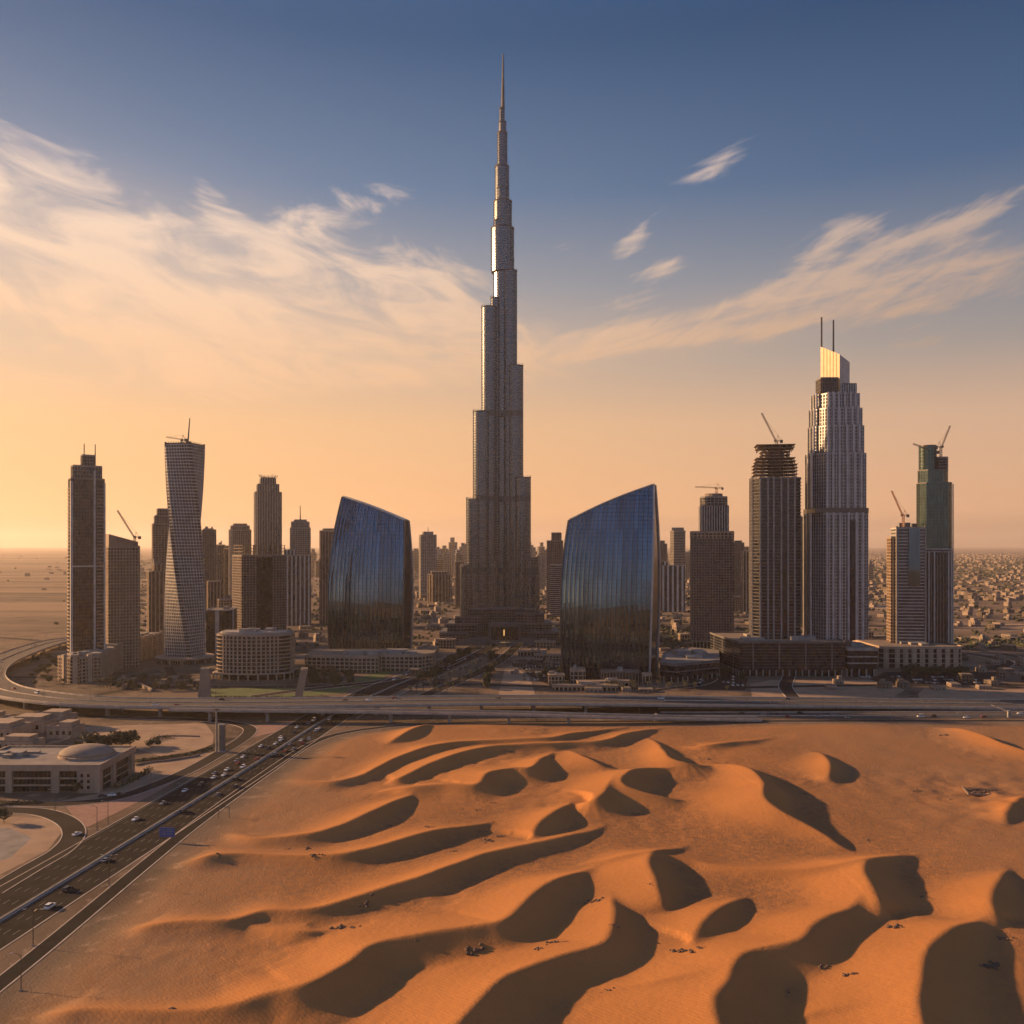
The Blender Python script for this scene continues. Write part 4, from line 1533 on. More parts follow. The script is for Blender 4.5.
def green_tower():
    Y = 1018
    zb = 22
    yaw = -10
    w, d, cx, cy = fit(914.5, 953.5, Y, yaw, .75)
    t = T('green_glass_tower', 'tall green glass tower with gold-tinted left side and stepped round top', 'skyscraper', cx, cy, zb, yaw)

    def h(py):
        return Z(py, Y) - zb
    A = chamfer(w, d, w * .16)
    facade(t, A, 0, h(554), 3.7, 3.4, 'glass_dark', 'concrete', 'fins', proj=.4, pier=.5, pre='lower_', roof=False)
    facade(t, A, h(554) + .1, h(549), 3.7, 3.4, 'glass_dark', 'concrete_light', 'bands', proj=.7, pre='belt_', roof=False)
    facade(t, A, h(549) + .1, h(483), 3.7, 3.2, 'glass_green', 'metal_dark', 'grid', proj=.12, slab=.25, pier=.22, roof=True)
    facade(t, chamfer(w * .88, d * .9, w * .2, -w * .04), h(483) + 1.4, h(470), 3.7, 3.2, 'glass_green', 'metal_dark', 'grid', proj=.12, slab=.25, pier=.22, pre='upper_')
    facade(t, circle(w * .27, 20, -w * .2, 0, d * .36), h(470) + 1.4, h(445), 3.7, 3.2, 'glass_green', 'metal_dark', 'grid', proj=.12, slab=.25, pier=.2, pre='top_')
    facade(t, circle(w * .24, 20, w * .2, 0, d * .3), h(470) + 1.4, h(457), 3.7, 3.2, 'glass_brown', 'concrete', 'bands', proj=.2, slab=.5, pre='drum_')
    v = t.part('white_piers', 'concrete_light')
    for x in (-.43, -.27, -.1, .34, .43):
        v.box(w * x - .8, w * x + .8, -d / 2 - 1.6, -d / 2 + .2, 0, h(551))
    v.box(w * .475, w * .50, -d / 2 - .8, -d / 2 + 1, 0, h(484))
    t.done()
    crane((X(940, Y + 14), Y + 12, Z(457, Y)), 13, 26, 68, 2, 'luffing crane with its jib pointing up and right over the green glass tower', 'crane_grey', .85, 6)
    crane((X(934, Y + 10), Y + 9, Z(457, Y) + 1), 6, 25, 20, 180, 'crane with a low jib to the left over the green glass tower', 'crane_grey', .85, 5)


green_tower()


# ------------------------------------------------------------------ dark gridded block and the ribbed tower behind it
def dark_grid():
    Y = 1150
    yaw = -7
    w, d, cx, cy = fit(690, 733.5, Y, yaw, .45)
    t = T('dark_gridded_tower', 'broad dark gridded block in front of a ribbed tower with a crane', 'office tower', cx, cy, 0, yaw)
    H = Z(532, Y)
    facade(t, rect(w, d), 10, H - 8, 3.5, 3.6, 'glass_dark', 'stone_brown', 'grid', slab=1.5, pier=1.5, proj=.5, roof=False)
    facade(t, rect(w + .8, d + .8), H - 7.9, H, 3.5, 5, 'glass_brown', 'stone_tan', 'grid', slab=1.6, pier=1.8, pre='attic_')
    t.part('ground_floor', 'glass_dark').box(-w / 2 + 2, w / 2 - 2, -d / 2 + 2, d / 2 - 2, 0, 10)
    cl = t.part('colonnade', 'concrete')
    for k in range(12):
        x = -w / 2 + 1 + (w - 2) * k / 11
        cl.box(x - .6, x + .6, -d / 2 - .4, -d / 2 + .8, 0, 9.4)
    cl.box(-w / 2 - 1, w / 2 + 1, -d / 2 - 1.2, -d / 2 + .2, 9.42, 10.4)
    t.done()
    Y2 = 1230
    w, d, cx, cy = fit(698.5, 728.5, Y2, -8, .9)
    t = T('ribbed_tower', 'ribbed pale tower with an unfinished crown rising behind the dark gridded block', 'skyscraper', cx, cy, 0, -8)
    facade(t, rect(w, d), 0, Z(506, Y2), 3.7, 3.6, 'glass_dark', 'concrete_light', 'fins', pier=1.3, proj=.6)
    facade(t, chamfer(w * .94, d * .94, 5), Z(506, Y2) + 1.4, Z(497, Y2), 3.7, 5, 'glass_brown', 'concrete', 'grid', pre='crown_')
    t.part('crown_ring', 'concrete_raw').prism(circle(w * .33, 16), Z(497, Y2) + 1.4, Z(493, Y2))
    t.done()
    crane((X(716.5, Y2 + 18), Y2 + 18, Z(493, Y2)), 8, 29, 2, 180, 'horizontal hammerhead crane on the ribbed pale tower', 'crane_paint', .9, 9)


dark_grid()


# ------------------------------------------------------------------ left group
def brown_frame():
    Y = 1130
    yaw = 36
    w, d, cx, cy = fit(232, 287, Y, yaw, .6)
    t = T('brown_frame_tower', 'brown concrete frame tower, still open at the top, behind the round gridded block', 'unfinished tower', cx, cy, 0, yaw)
    H = Z(556, Y)
    facade(t, rect(w, d), 0, H, 3.5, 4.0, 'glass_brown', 'stone_brown', 'grid', slab=1.2, pier=1.2, proj=.5)
    t.part('dark_bay', 'glass_dark').box(-w * .17, w * .17, -d / 2 - 1.1, -d / 2, 0, H - 3)
    b = t.part('open_frame', 'concrete_raw')
    z = H + 1.4
    for k in range(3):
        for a in range(9):
            for c in range(3):
                xx = -w * .47 + w * .94 * a / 8; yy = -d * .45 + d * .9 * c / 2
                b.box(xx - .45, xx + .45, yy - .45, yy + .45, z, z + 3.6)
        b.box(-w * .49, w * .49, -d * .47, d * .47, z + 3.61, z + 4.2)
        z += 4.21
    t.done()


brown_frame()


def round_block():
    Y = 872
    w = (290 - 216) / F * Y
    t = T('round_gridded_block', 'low round-fronted block with pale concrete grid and ground colonnade behind the lawn', 'apartment block', X(253, Y + 25), Y + 25)
    H = Z(637, Y)
    poly = []
    for k in range(25):
        a = math.pi * (1.0 + k / 24)
        poly.append((w / 2 * math.cos(a) * (1 if abs(math.cos(a)) < .99 else 1), 2 + 15 * math.sin(a) * (abs(math.sin(a)) ** .0)))
    poly += [(w / 2, 22), (-w / 2, 22)]
    facade(t, poly, 7, H, 3.7, 5.2, 'glass_dark', 'stone_tan', 'grid', slab=.9, pier=1.4, proj=.7, roof=True)
    for k in range(5):
        pass
    po = offset_poly(poly, 4)
    t.part('canopy', 'stone_tan').prism(offset_poly(poly, 4.5), 6.0, 6.98)
    c = t.part('colonnade', 'stone_tan')
    for i in range(0, 25, 2):
        x, y = po[i]
        c.box(x - .6, x + .6, y - .6, y + .6, 0, 5.98)
    t.part('ground_floor', 'glass_dark').prism(offset_poly(poly, -2), 0, 6.99)
    t.part('roof_wall', 'concrete').prism(offset_poly(poly, -3), H + 1.32, H + 3.0)
    clutter(t, w * .7, 30, H + 3.0, rng, 0, 2, 6, .6, 'concrete')
    t.done()


round_block()

# ------------------------------------------------------------------ further towers: every one its own body, setbacks and top
def plain_tower(name, label, cat, pl, pr, pt, Y, yaw=12, dr=.7, style='grid', frame='concrete', glass='glass_brown', fl=3.7, bay=4.0, steps=(), mast=None, group=None, pier=1.0, slab=1.0, cap=None, round_=0):
    """steps: (top row, left share, right share) of narrower bodies stacked on the main one"""
    w, d, cx, cy = fit(pl, pr, Y, yaw, dr)
    t = T(name, label, cat, cx, cy, 0, yaw, group)
    H = Z(pt, Y)
    base = chamfer(w, d, round_) if round_ else rect(w, d)
    facade(t, base, 0, H, fl, bay, glass, frame, style, slab=slab, pier=pier, proj=.6)
    z = H + 1.35
    for top, a, b in steps:
        ww = w * (b - a); xx = -w / 2 + w * (a + b) / 2
        facade(t, rect(ww, d * .8, xx), z, Z(top, Y), fl, bay, glass, frame, style, slab=slab, pier=pier, proj=.5, pre='upper_')
        z = Z(top, Y) + 1.35
    if mast:
        t.new('mast', 'metal_dark').bar((mast[0] * w, 0, z - 1), (mast[0] * w, 0, Z(mast[1], Y)), 1.2, .6, n=6)
    if cap:
        clutter(t, w * .8, d * .8, z - .1, rng, 0, 0, 3, 1.2)
    return t.done()


# left group, behind the twisted tower
plain_tower('stepped_tower', 'dark tower with a stepped top just behind the left edge of the twisted tower', 'apartment tower', 152, 169, 524, 1340, 30, .7, 'grid', 'stone_brown', steps=((516, .12, 1.0), (509, .3, 1.0)), slab=.9)
plain_tower('fluted_tower', 'shorter fluted tower standing left of and in front of the dark stepped one', 'apartment tower', 147, 165.5, 572, 1250, 34, .7, 'fins', 'concrete_tan', steps=((565, .35, .85),), bay=5, pier=1.8, cap=1)
plain_tower('narrow_tower', 'narrow grey tower touching the right edge of the twisted tower', 'apartment tower', 202, 216, 530, 1560, 24, .8, 'grid', 'concrete_dark', steps=((529, .1, .8),), cap=1)
plain_tower('ribbed_slab', 'slim ribbed slab between the narrow grey tower and the open-topped brown one', 'apartment tower', 216, 225, 545, 1800, 24, .9, 'fins', 'concrete', cap=1)
plain_tower('ribbed_slab', 'slim dark slab just left of the tower with the rounded cap', 'apartment tower', 224, 232, 549, 1750, 24, .9, 'fins', 'concrete_dark', steps=((546, .1, .6),))
plain_tower('capped_tower', 'grey tower with a rounded cap rising above the brown concrete frame', 'apartment tower', 228.5, 251.5, 530, 1700, 22, .7, 'grid', 'concrete', steps=((526, .08, .92), (524, .2, .8)), round_=6)
plain_tower('low_wing', 'small block low on the right of the twisted tower', 'apartment block', 217, 234, 600, 1300, 30, .7, 'grid', 'stone_tan', cap=1)
plain_tower('slit_tower', 'plain grey tower with vertical slits seen beside the brown concrete frame', 'apartment tower', 207, 222, 582, 1420, 30, .6, 'fins', 'concrete_tan', bay=5, pier=2)
# crowned tower
w_ = plain_tower('crowned_tower', 'tall ribbed tower with shoulders and a scaffolded crown above the brown frame', 'skyscraper', 253.5, 282, 492, 1640, 20, .85, 'fins', 'concrete', 'glass_brown', steps=((484, .1, .9), (478, .22, .78)), bay=4.5, pier=1.7, round_=5)
t = T('crown_scaffold', 'spiky scaffolding around the very top of the ribbed tower with shoulders', 'scaffolding', X(268, 1660), 1662, Z(477.5, 1640))
b = t.part('poles', 'crane_grey')
for k in range(14):
    a = 2 * math.pi * k / 14
    b.bar((13 * math.cos(a), 11 * math.sin(a), 0), (18 * math.cos(a), 15 * math.sin(a), 4 + (k * 7 % 5)), .45)
    b.bar((13 * math.cos(a), 11 * math.sin(a), 1), (13 * math.cos(a + .45), 11 * math.sin(a + .45), 5), .4)
t.part('deck_ring', 'concrete_raw').prism(circle(13, 16, ry=11), .1, 1.2)
t.done()
plain_tower('masted_tower', 'dark tower with a thin mast, right of the crowned tower', 'skyscraper', 290, 310.5, 528, 1640, 20, .8, 'grid', 'concrete', steps=((522, .05, .95), (520, .2, .8)), mast=(0, 505), slab=1.1)
plain_tower('banded_tower', 'pale and dark banded tower just in front of the one with the thin mast', 'apartment tower', 283, 311, 556, 1480, 22, .6, 'fins', 'concrete_light', 'glass_dark', steps=((550, .0, .42),), bay=7, pier=2.6)
plain_tower('hidden_tower', 'slim brown tower with flat cap half hidden by the left curved glass building', 'apartment tower', 319.5, 336, 531, 1500, 18, .8, 'fins', 'stone_brown', steps=((529, .2, .9),), bay=5, pier=2)
plain_tower('low_block', 'low pale block at the foot of the banded tower', 'apartment block', 286, 303, 601, 1500, 20, .7, 'grid', 'stone_tan', cap=1)
# between left glass building and supertall
plain_tower('domed_tower', 'lone grey tower with a small pinnacle, right of the left curved glass building', 'apartment tower', 419, 436.5, 535, 2250, 14, .8, 'grid', 'concrete', steps=((532, .2, .8),), mast=(.02, 527), slab=1.3, bay=6, pier=1.6)
plain_tower('drum_block', 'broad low drum-like block in front of the lone grey tower with a pinnacle', 'apartment block', 427, 452, 575, 2080, 10, .7, 'fins', 'concrete_tan', steps=((572, .15, .85),), bay=7, pier=2.4, round_=12)
plain_tower('slim_tower', 'slim dark tower just left of the supertall tower', 'apartment tower', 455, 463.5, 562, 1900, 10, .9, 'fins', 'stone_brown')
plain_tower('gridded_pair_tower', 'brown gridded tower between the supertall and the right curved glass building', 'apartment tower', 547, 563, 541, 1750, -8, .8, 'grid', 'stone_brown', steps=((533, .3, .9),), slab=1.3)
plain_tower('pale_annex', 'pale shorter annex in front of the brown gridded tower beside the supertall', 'apartment block', 550, 562, 565, 1650, -8, .7, 'bands', 'concrete_light')
plain_tower('far_block', 'hazy grey tower stub right of the supertall tower', 'apartment tower', 538, 546, 556, 2600, -8, .8, 'grid', 'concrete', cap=1)
# right of the right glass building
plain_tower('grey_cap_tower', 'grey tower with a small cap peeking out right of the right curved glass building', 'apartment tower', 655, 667, 544, 2300, -12, .8, 'grid', 'concrete_dark', steps=((541, .2, .8),), slab=1.4)
plain_tower('round_top_tower', 'tall grey tower with rounded top left of the dark gridded block', 'apartment tower', 670, 685.5, 531, 2060, -12, .8, 'bands', 'concrete', steps=((528, .12, .9),), slab=1.4, round_=9)
plain_tower('columned_tower', 'pale tower with dark vertical recesses in front of the rounded-top grey tower', 'apartment tower', 656, 685.5, 566, 1780, -12, .6, 'fins', 'concrete_light', 'glass_dark', steps=((562, .04, .4),), bay=9, pier=4.0)
plain_tower('bluish_tower', 'hazy dark tower right of the dark gridded block', 'apartment tower', 732, 744, 543, 2050, -12, .9, 'grid', 'concrete_dark', steps=((541, .2, .8),))
plain_tower('sunlit_tower', 'narrow sunlit orange tower between the gridded block and the unfinished tower', 'apartment tower', 741.5, 751, 551, 1750, -14, .9, 'fins', 'stone_tan', steps=((547, .3, .9),), bay=6, pier=2.6)
plain_tower('sunlit_block', 'small sunlit block at the foot of the narrow orange tower', 'apartment block', 732, 743, 597, 1800, -14, .8, 'grid', 'stone_tan', cap=1)
plain_tower('dark_slab_behind', 'dark slab visible in the gap between the unfinished and the gold-crowned tower', 'apartment tower', 799, 810, 517, 1500, -12, .9, 'grid', 'concrete_dark', bay=4.5)
plain_tower('sunlit_villa_block', 'tiny sunlit block standing right of the foot of the gold-crowned tower', 'low-rise block', 867, 873, 632, 1250, -20, .9, 'grid', 'stone_tan')

# hazy skyline: individual far towers
r3 = random.Random(21)
far_spots = []
for pl, pt in ((431, 556), (438, 551), (444, 547), (450, 552), (456, 549), (463, 546), (441, 560), (467, 558), (412, 558), (424, 560),
               (533, 552), (541, 548), (549, 551), (556, 556), (536, 559), (563, 558), (640, 552), (649, 548), (664, 554), (690, 551),
               (313, 552), (318, 560), (342, 556), (744, 556), (738, 560), (239, 553), (141, 572), (870, 566), (786, 552), (727, 555), (428, 548), (434, 561), (447, 557), (453, 543), (459, 556), (466, 550), (530, 545), (544, 559), (553, 547), (560, 553), (646, 556), (660, 558), (687, 557), (308, 557), (324, 549), (246, 556), (236, 561), (225, 556), (143, 580), (748, 561), (416, 551), (660, 550), (539, 554), (207, 562)):
    Yf = r3.uniform(3400, 4600)
    wpx = r3.uniform(4.5, 8)
    w = wpx / F * Yf; dd = w * r3.uniform(.7, 1.2)
    t = T('distant_tower', 'small hazy tower on the distant skyline', 'distant tower', X(pl, Yf), Yf, 0, r3.uniform(-30, 30), 'hazy towers far off along the skyline')
    H = Z(pt + r3.uniform(-2, 2), Yf)
    facade(t, rect(w, dd), 0, H, 7.5, w / 3.2, 'glass_brown', r3.choice(['concrete', 'concrete_tan', 'concrete_dark']), r3.choice(['grid', 'fins', 'bands']), slab=3, pier=3, proj=1)
    facade(t, rect(w * .5, dd * .5, r3.uniform(-.15, .15) * w), H + 1.4, H + r3.uniform(5, 22), 7.5, 8, 'glass_brown', 'concrete', 'bands', slab=3, pre='top_')
    t.done()


# ------------------------------------------------------------------ podiums and lower buildings near the towers
def podium(name, label, cat, poly, H, Yaw=0, x=0, y=0, style='bands', frame='concrete_dark', glass='glass_dark', fl=4.5, bay=6, arcade=0.0, top_plant=4, slab=1.0, pier=1.0, roofm='roofing', proj=.5):
    t = T(name, label, cat, x, y, 0, Yaw)
    facade(t, poly, arcade, H, fl, bay, glass, frame, style, slab=slab, pier=pier, roof=False, proj=proj)
    r = t.part('roof', roofm)
    r.prism(offset_poly(poly, .2), H + .62, H + .95)
    # parapet as four-sided upstand
    po = offset_poly(poly, .55); pi_ = offset_poly(poly, -.1)
    pr = t.part('parapet', frame)
    n = len(poly)
    for i in range(n):
        j = (i + 1) % n
        pr.prism([po[i], po[j], pi_[j], pi_[i]], H + .61, H + 1.9)
    if arcade:
        t.part('ground_floor', 'glass_dark').prism(offset_poly(poly, -2.5), 0, arcade - .02)
        c = t.part('colonnade', frame if frame != 'concrete_dark' else 'concrete')
        for i in range(n):
            a, b = poly[i], poly[(i + 1) % n]
            L = math.hypot(b[0] - a[0], b[1] - a[1])
            m = max(1, int(L / 6.5))
            for k in range(m):
                f = (k + .5) / m
                px_, py_ = a[0] + (b[0] - a[0]) * f, a[1] + (b[1] - a[1]) * f
                c.box(px_ - .55, px_ + .55, py_ - .55, py_ + .55, 0, arcade - .03)
    xs_ = [p[0] for p in poly]; ys_ = [p[1] for p in poly]
    if top_plant:
        clutter(t, (max(xs_) - min(xs_)) * .75, (max(ys_) - min(ys_)) * .6, H + .96, rng, sum(xs_) / n, sum(ys_) / n, top_plant, .8, 'concrete')
    return t.done()


# dark podium under the unfinished and the gold-crowned tower
podium('dark_podium', 'long dark windowless podium under the gold-crowned and unfinished towers', 'podium', [(X(740, 912), 912), (X(845, 912), 912), (X(845, 912) + 14, 1010), (X(728, 960) - 8, 1010), (X(728, 960) - 4, 948)], 34, style='grid', frame='concrete_dark', glass='glass_dark', fl=3.0, bay=30, arcade=6.5, slab=.3, pier=1.5, proj=.25)
podium('louvred_annex', 'low grey louvred annex at the right end of the dark podium', 'office building', [(X(844.2, 918), 908), (X(876, 912), 908), (X(876, 912), 948), (X(848, 918), 948)], 28, style='bands', frame='concrete', glass='glass_dark', fl=6, arcade=8, slab=1.4)
# podium under the right-hand pair
Yp = 975
poly = [(X(881, Yp), Yp + 4), (X(893, Yp), Yp), (X(960, Yp), Yp), (X(966, Yp), Yp + 10), (X(966, Yp), Yp + 80), (X(881, Yp), Yp + 80)]
podium('pale_podium', 'pale panelled podium block below the striped and the green glass tower', 'podium', poly, 21.5, style='grid', frame='stone_tan', glass='glass_dark', fl=5.2, bay=9.5, slab=.9, pier=5.5)
# low building with flat angular roof right of the right glass building
podium('angular_hall', 'low dark hall with a pale angular flat roof right of the right glass building', 'hall', [(X(656, 905), 880), (X(673, 880), 868), (X(718, 905), 900), (X(724, 960), 985), (X(690, 1000), 1010), (X(664, 960), 960)], 17, style='bands', frame='concrete_dark', glass='glass_dark', fl=5.5, arcade=5.2, roofm='roofing_grey')
podium('ribbed_low_block', 'low ribbed block in front of the foot of the right curved glass building', 'low-rise block', [(X(602, 858), 858), (X(640, 858), 858), (X(640, 858), 874), (X(602, 858), 874)], 11, style='fins', frame='stone_brown', glass='glass_brown', bay=3, pier=1.0, top_plant=2)
podium('small_tan_block', 'small tan block left of the ribbed low block at the glass building foot', 'low-rise block', [(X(571, 868), 866), (X(585, 868), 866), (X(585, 868), 880), (X(571, 868), 880)], 12, style='grid', frame='stone_tan', glass='glass_brown', bay=4, top_plant=1)
t = podium('lit_kiosk', 'small sunlit kiosk with glowing top right of the ribbed low block', 'kiosk', [(X(642, 860), 852), (X(650, 860), 852), (X(650, 860), 858), (X(642, 860), 858)], 10, style='grid', frame='stone_tan', glass='glass_brown', bay=4, arcade=4, top_plant=0)
podium('left_foot_podium', 'long low brown podium in front of the left curved glass building, bright left end', 'podium', [(X(305, 948), 948), (X(352, 943), 940), (X(378, 943), 938), (X(378, 943), 952), (X(420, 948), 950), (X(433, 960), 966), (X(433, 960), 1000), (X(305, 948), 1000)], 16, style='grid', frame='stone_tan', glass='glass_brown', fl=4.2, bay=5, slab=1.3, pier=1.2, top_plant=8)
podium('white_portal_block', 'low block with a white portal frame around dark glass beside the twisted tower', 'office building', [(X(206, 1085), 1085), (X(230, 1085), 1080), (X(232, 1100), 1120), (X(207, 1100), 1120)], Z(611, 1085), style='fins', frame='concrete_light', glass='glass_dark', bay=30, pier=5, top_plant=2)
# curved row of apartments at the left
row = [(58, 878), (63, 868), (71, 864), (80, 868), (90, 872), (100, 880), (108, 915), (118, 960), (132, 1010), (148, 1060), (164, 1110)]
kinds = ['sunlit left end block of the curved apartment row', 'second block of the curved apartment row, at its outer bend', 'third block of the curved apartment row, below the dark twin-mast tower', 'fourth block of the curved apartment row, just right of its lowest point', 'fifth block of the curved apartment row, under the tan tower', 'sixth block of the curved apartment row, receding behind the tan tower', 'last block of the curved apartment row, farthest up the street']
segs = [(row[0], row[2]), (row[2], row[3]), (row[3], row[5]), (row[5], row[6]), (row[6], row[7]), (row[7], row[8]), (row[8], row[10])]
for (a, b), lab in zip(segs, kinds):
    ax, ay = X(a[0], a[1]), a[1]; bx, by = X(b[0], b[1]), b[1]
    L = math.hypot(bx - ax, by - ay); ux, uy = (bx - ax) / L, (by - ay) / L
    nx, ny = -uy, ux
    dep = 24
    t = T('apartment_row_block', lab, 'apartment block', ax, ay, 0, math.degrees(math.atan2(uy, ux)), 'apartment row curving round the twin-mast tower')
    Lx = L - .8
    facade(t, rect(Lx, dep, Lx / 2, dep / 2), 0, 24.5 + (segs.index((a, b)) % 2) * 2, 3.5, 3.6, 'glass_brown', 'stone_tan', 'grid', slab=1.0, pier=1.0, roof=True)
    m = max(1, int(L / 16))
    for k in range(m):
        xx = Lx * (k + .5) / m
        t.new('stair_tower', 'stone_tan').box(xx - 2, xx + 2, -1.6, 2, 0, 27.5 + (k % 2))
    clutter(t, Lx * .8, dep * .6, 26.4, rng, Lx / 2, dep / 2, 3, .6, 'concrete')
    t.done()
# roof slab that carries the twin-mast tower
podium('tower_podium', 'flat podium roof carrying the dark twin-mast tower inside the curved apartment row', 'podium', [(X(66, 890), 896), (X(100, 900), 900), (X(106, 960), 980), (X(70, 980), 980)], 19.0, style='grid', frame='stone_tan', glass='glass_brown', bay=4, top_plant=3)

# canopies and small flat-roofed halls round the foot of the supertall
spots = [(428, 655, 24, 12, 9, 'low pale hall left of the avenue to the supertall'), (447, 648, 20, 12, 11, 'flat hall on the left terrace of the supertall tower'),
         (545, 647, 26, 10, 7, 'flat hall on the right terrace of the supertall tower'), (532, 655, 34, 8, 5, 'long low pale canopy right of the avenue'),
         (548, 660, 30, 10, 6, 'second long canopy, nearer the right curved glass building'), (412, 664, 16, 12, 8, 'small block right of the brown podium'),
         (604, 687, 50, 9, 5, 'thin pale canopy in front of the right curved glass building'), (556, 683, 14, 14, 8, 'small dark workshop beside the car park'),
         (585, 690, 60, 8, 4, 'long thin pale roof just behind the frontage road'), (690, 640, 30, 14, 8, 'low hall behind the angular hall')]
for px, py, w, d, h, lab in spots:
    gx, gy = G(px, py)
    t = T('low_hall', lab, 'low-rise block', gx, gy, 0, rng.uniform(-6, 6), 'small halls and canopies between the towers')
    facade(t, rect(w, d), 0, h, 3.5, 4, 'glass_brown', 'stone_tan', 'grid', slab=1, pier=1.2, roof=False)
    t.part('roof', 'wall_pale').prism(rect(w + 2, d + 2), h + .61, h + 1.2)
    clutter(t, w * .8, d * .8, h + 1.21, rng, 0, 0, 2, .4, 'concrete')
    t.done()


# ------------------------------------------------------------------ domed college-like building, left
def domed():
    x0, x1, y0, y1 = -300.0, -224.6, 483.0, 528.0
    H = 14.6
    t = T('domed_building', 'low stone building with a shallow dome and recessed window bands beside the highway', 'public building', x0, y0)
    W_, D_ = x1 - x0, y1 - y0
    t.part('wall', 'stone_tan').box(0, W_, 1.6, D_, 0, H - 2.6)
    t.part('roof_slab', 'stone_tan').box(-.6, W_ + .6, -.5, D_ + .6, H - 2.58, H - .2)
    t.part('roof', 'roofing_grey').box(1.2, W_ - 1.2, 1.2, D_ - 1.2, H - .19, H + .02)
    pa = t.part('parapet', 'stone_tan')
    pa.box(-.6, W_ + .6, -.5, .5, H - .18, H + .9)
    pa.box(-.6, W_ + .6, D_ - .4, D_ + .6, H - .18, H + .9)
    pa.box(-.6, .5, .52, D_ - .42, H - .18, H + .88)
    pa.box(W_ - .4, W_ + .6, .52, D_ - .42, H - .18, H + .88)
    # front: pillars and window bands
    def fx(px):
        return X(px, y0) - x0
    pil = t.part('pillars', 'stone_tan')
    for a, b in ((5.5, 12), (51, 59)):
        pil.box(fx(a), fx(b), -.2, 1.7, 0, H - 2.59)
    pil.box(fx(-40), fx(-34), -.2, 1.7, 0, H - 2.59)
    pil.box(fx(77), W_ + .01, -.2, 1.7, 0, H - 2.6)
    for a, b in ((-33, 5), (12.4, 50.6), (59.4, 76.6)):
        g = t.new('window_wall', 'glass_dark')
        g.box(fx(a), fx(b), 1.2, 1.58, .4, H - 2.65)
        sp = t.new('spandrel', 'stone_tan')
        for z in (3.6, 7.4):
            sp.box(fx(a) + .05, fx(b) - .05, .3, 1.18, z, z + .8)
        mu = t.new('mullions', 'metal_dark')
        n = int((fx(b) - fx(a)) / 2.2)
        for k in range(n + 1):
            xx = fx(a) + .1 + (fx(b) - fx(a) - .2) * k / n
            mu.box(xx - .08, xx + .08, 1.0, 1.19, .4, H - 2.7)
    for cx_ in (82, 88.5):
        for z in (2.2, 5.4, 8.6):
            t.new('window', 'glass_dark').box(fx(cx_) - .75, fx(cx_) + .75, -.26, -.21, z, z + 1.7)
            t.new('window_sill', 'stone_tan').box(fx(cx_) - 1.0, fx(cx_) + 1.0, -.5, -.21, z - .3, z - .02)
    # right side
    for a, b in ((4, 13), (19, 36)):
        t.new('window_wall', 'glass_dark').box(W_ + .02, W_ + .2, a, b, .4, H - 3.2)
        mu = t.new('mullions', 'metal_dark')
        for k in range(int((b - a) / 2) + 1):
            mu.box(W_ + .21, W_ + .4, a + k * 2 - .08, a + k * 2 + .08, .4, H - 3.3)
        sp = t.new('spandrel', 'stone_tan')
        for z in (3.6, 7.4):
            sp.box(W_ + .22, W_ + .8, a + .1, b - .1, z, z + .5)
    pil.box(W_ + .02, W_ + 1.4, 14.5, 17.5, 0, H - 2.6)
    pil.box(W_ + .02, W_ + 1.4, 38, 42, 0, H - 2.6)
    # dome
    cxd, cyd = fx(66), 24
    dm = t.part('dome', 'wall_pale')
    rings = []
    for k in range(9):
        a = math.pi / 2 * k / 8
        rr = 15.0 * math.cos(a) + .05; zz = H + 1.6 + 4.8 * math.sin(a)
        rings.append([(cxd + rr * math.cos(2 * math.pi * q / 36), cyd + rr * .8 * math.sin(2 * math.pi * q / 36), zz) for q in range(36)])
    dm.loft(rings)
    t.part('dome_drum', 'stone_tan').prism(circle(15.6, 36, cxd, cyd, 12.8), H + .03, H + 1.58)
    clutter(t, 26, 26, H + .03, rng, fx(98) - 2 - 14, 22, 6, .35, 'concrete')
    clutter(t, 30, 20, H + .03, rng, 14, 24, 6, .4, 'concrete')
    o = t.done()
    for c in o.children:
        if c.name.startswith('dome') and not c.name.startswith('dome_drum') and not c.name.startswith('domed'):
            c.data.polygons.foreach_set('use_smooth', [len(p.vertices) < 5 for p in c.data.polygons])


domed()
# walled compound farther left
comp = [(-20, 742, 46, 26, 9, 'flat-roofed villa at the left edge behind the domed building'), (18, 733, 40, 20, 8, 'long flat villa in the walled compound'), (45, 729, 30, 18, 9, 'villa at the right end of the walled compound'),
        (8, 751, 34, 14, 6, 'low garage block just behind the domed building'), (60, 739, 18, 16, 8, 'tall corner block of the walled compound'), (-30, 728, 44, 18, 7, 'rear villa of the walled compound cut by the left edge')]
for px, py, w, d, h, lab in comp:
    gx, gy = G(px, py)
    t = T('villa', lab, 'villa', gx, gy + d / 2, 0, -3, 'flat-roofed villas of the compound')
    t.part('wall', 'stone_tan').prism(rect(w, d), 0, h)
    t.part('wall').prism(rect(w * .5, d * .7, w * .15), h + .01, h + 3.2)
    t.part('roof', 'roofing').prism(rect(w - .8, d - .8), h + .01, h + .1)
    for k in range(int(w / 4.5)):
        t.new('window', 'glass_dark').box(-w / 2 + 2 + k * 4.5, -w / 2 + 4 + k * 4.5, -d / 2 - .06, -d / 2 + .05, h * .35, h * .7)
    pr = t.part('parapet', 'wall_pale')
    pr.box(-w / 2 - .1, w / 2 + .1, -d / 2 - .1, -d / 2 + .3, h + .02, h + 1.0)
    pr.box(-w / 2 - .1, -w / 2 + .3, -d / 2 + .31, d / 2, h + .02, h + .98)
    t.done()
mb = MB(); strip(mb, [G(-30, 762), G(10, 760), G(28, 752), G(45, 748), G(70, 741), G(72, 731)], .5, 2.6, thick=2.55)
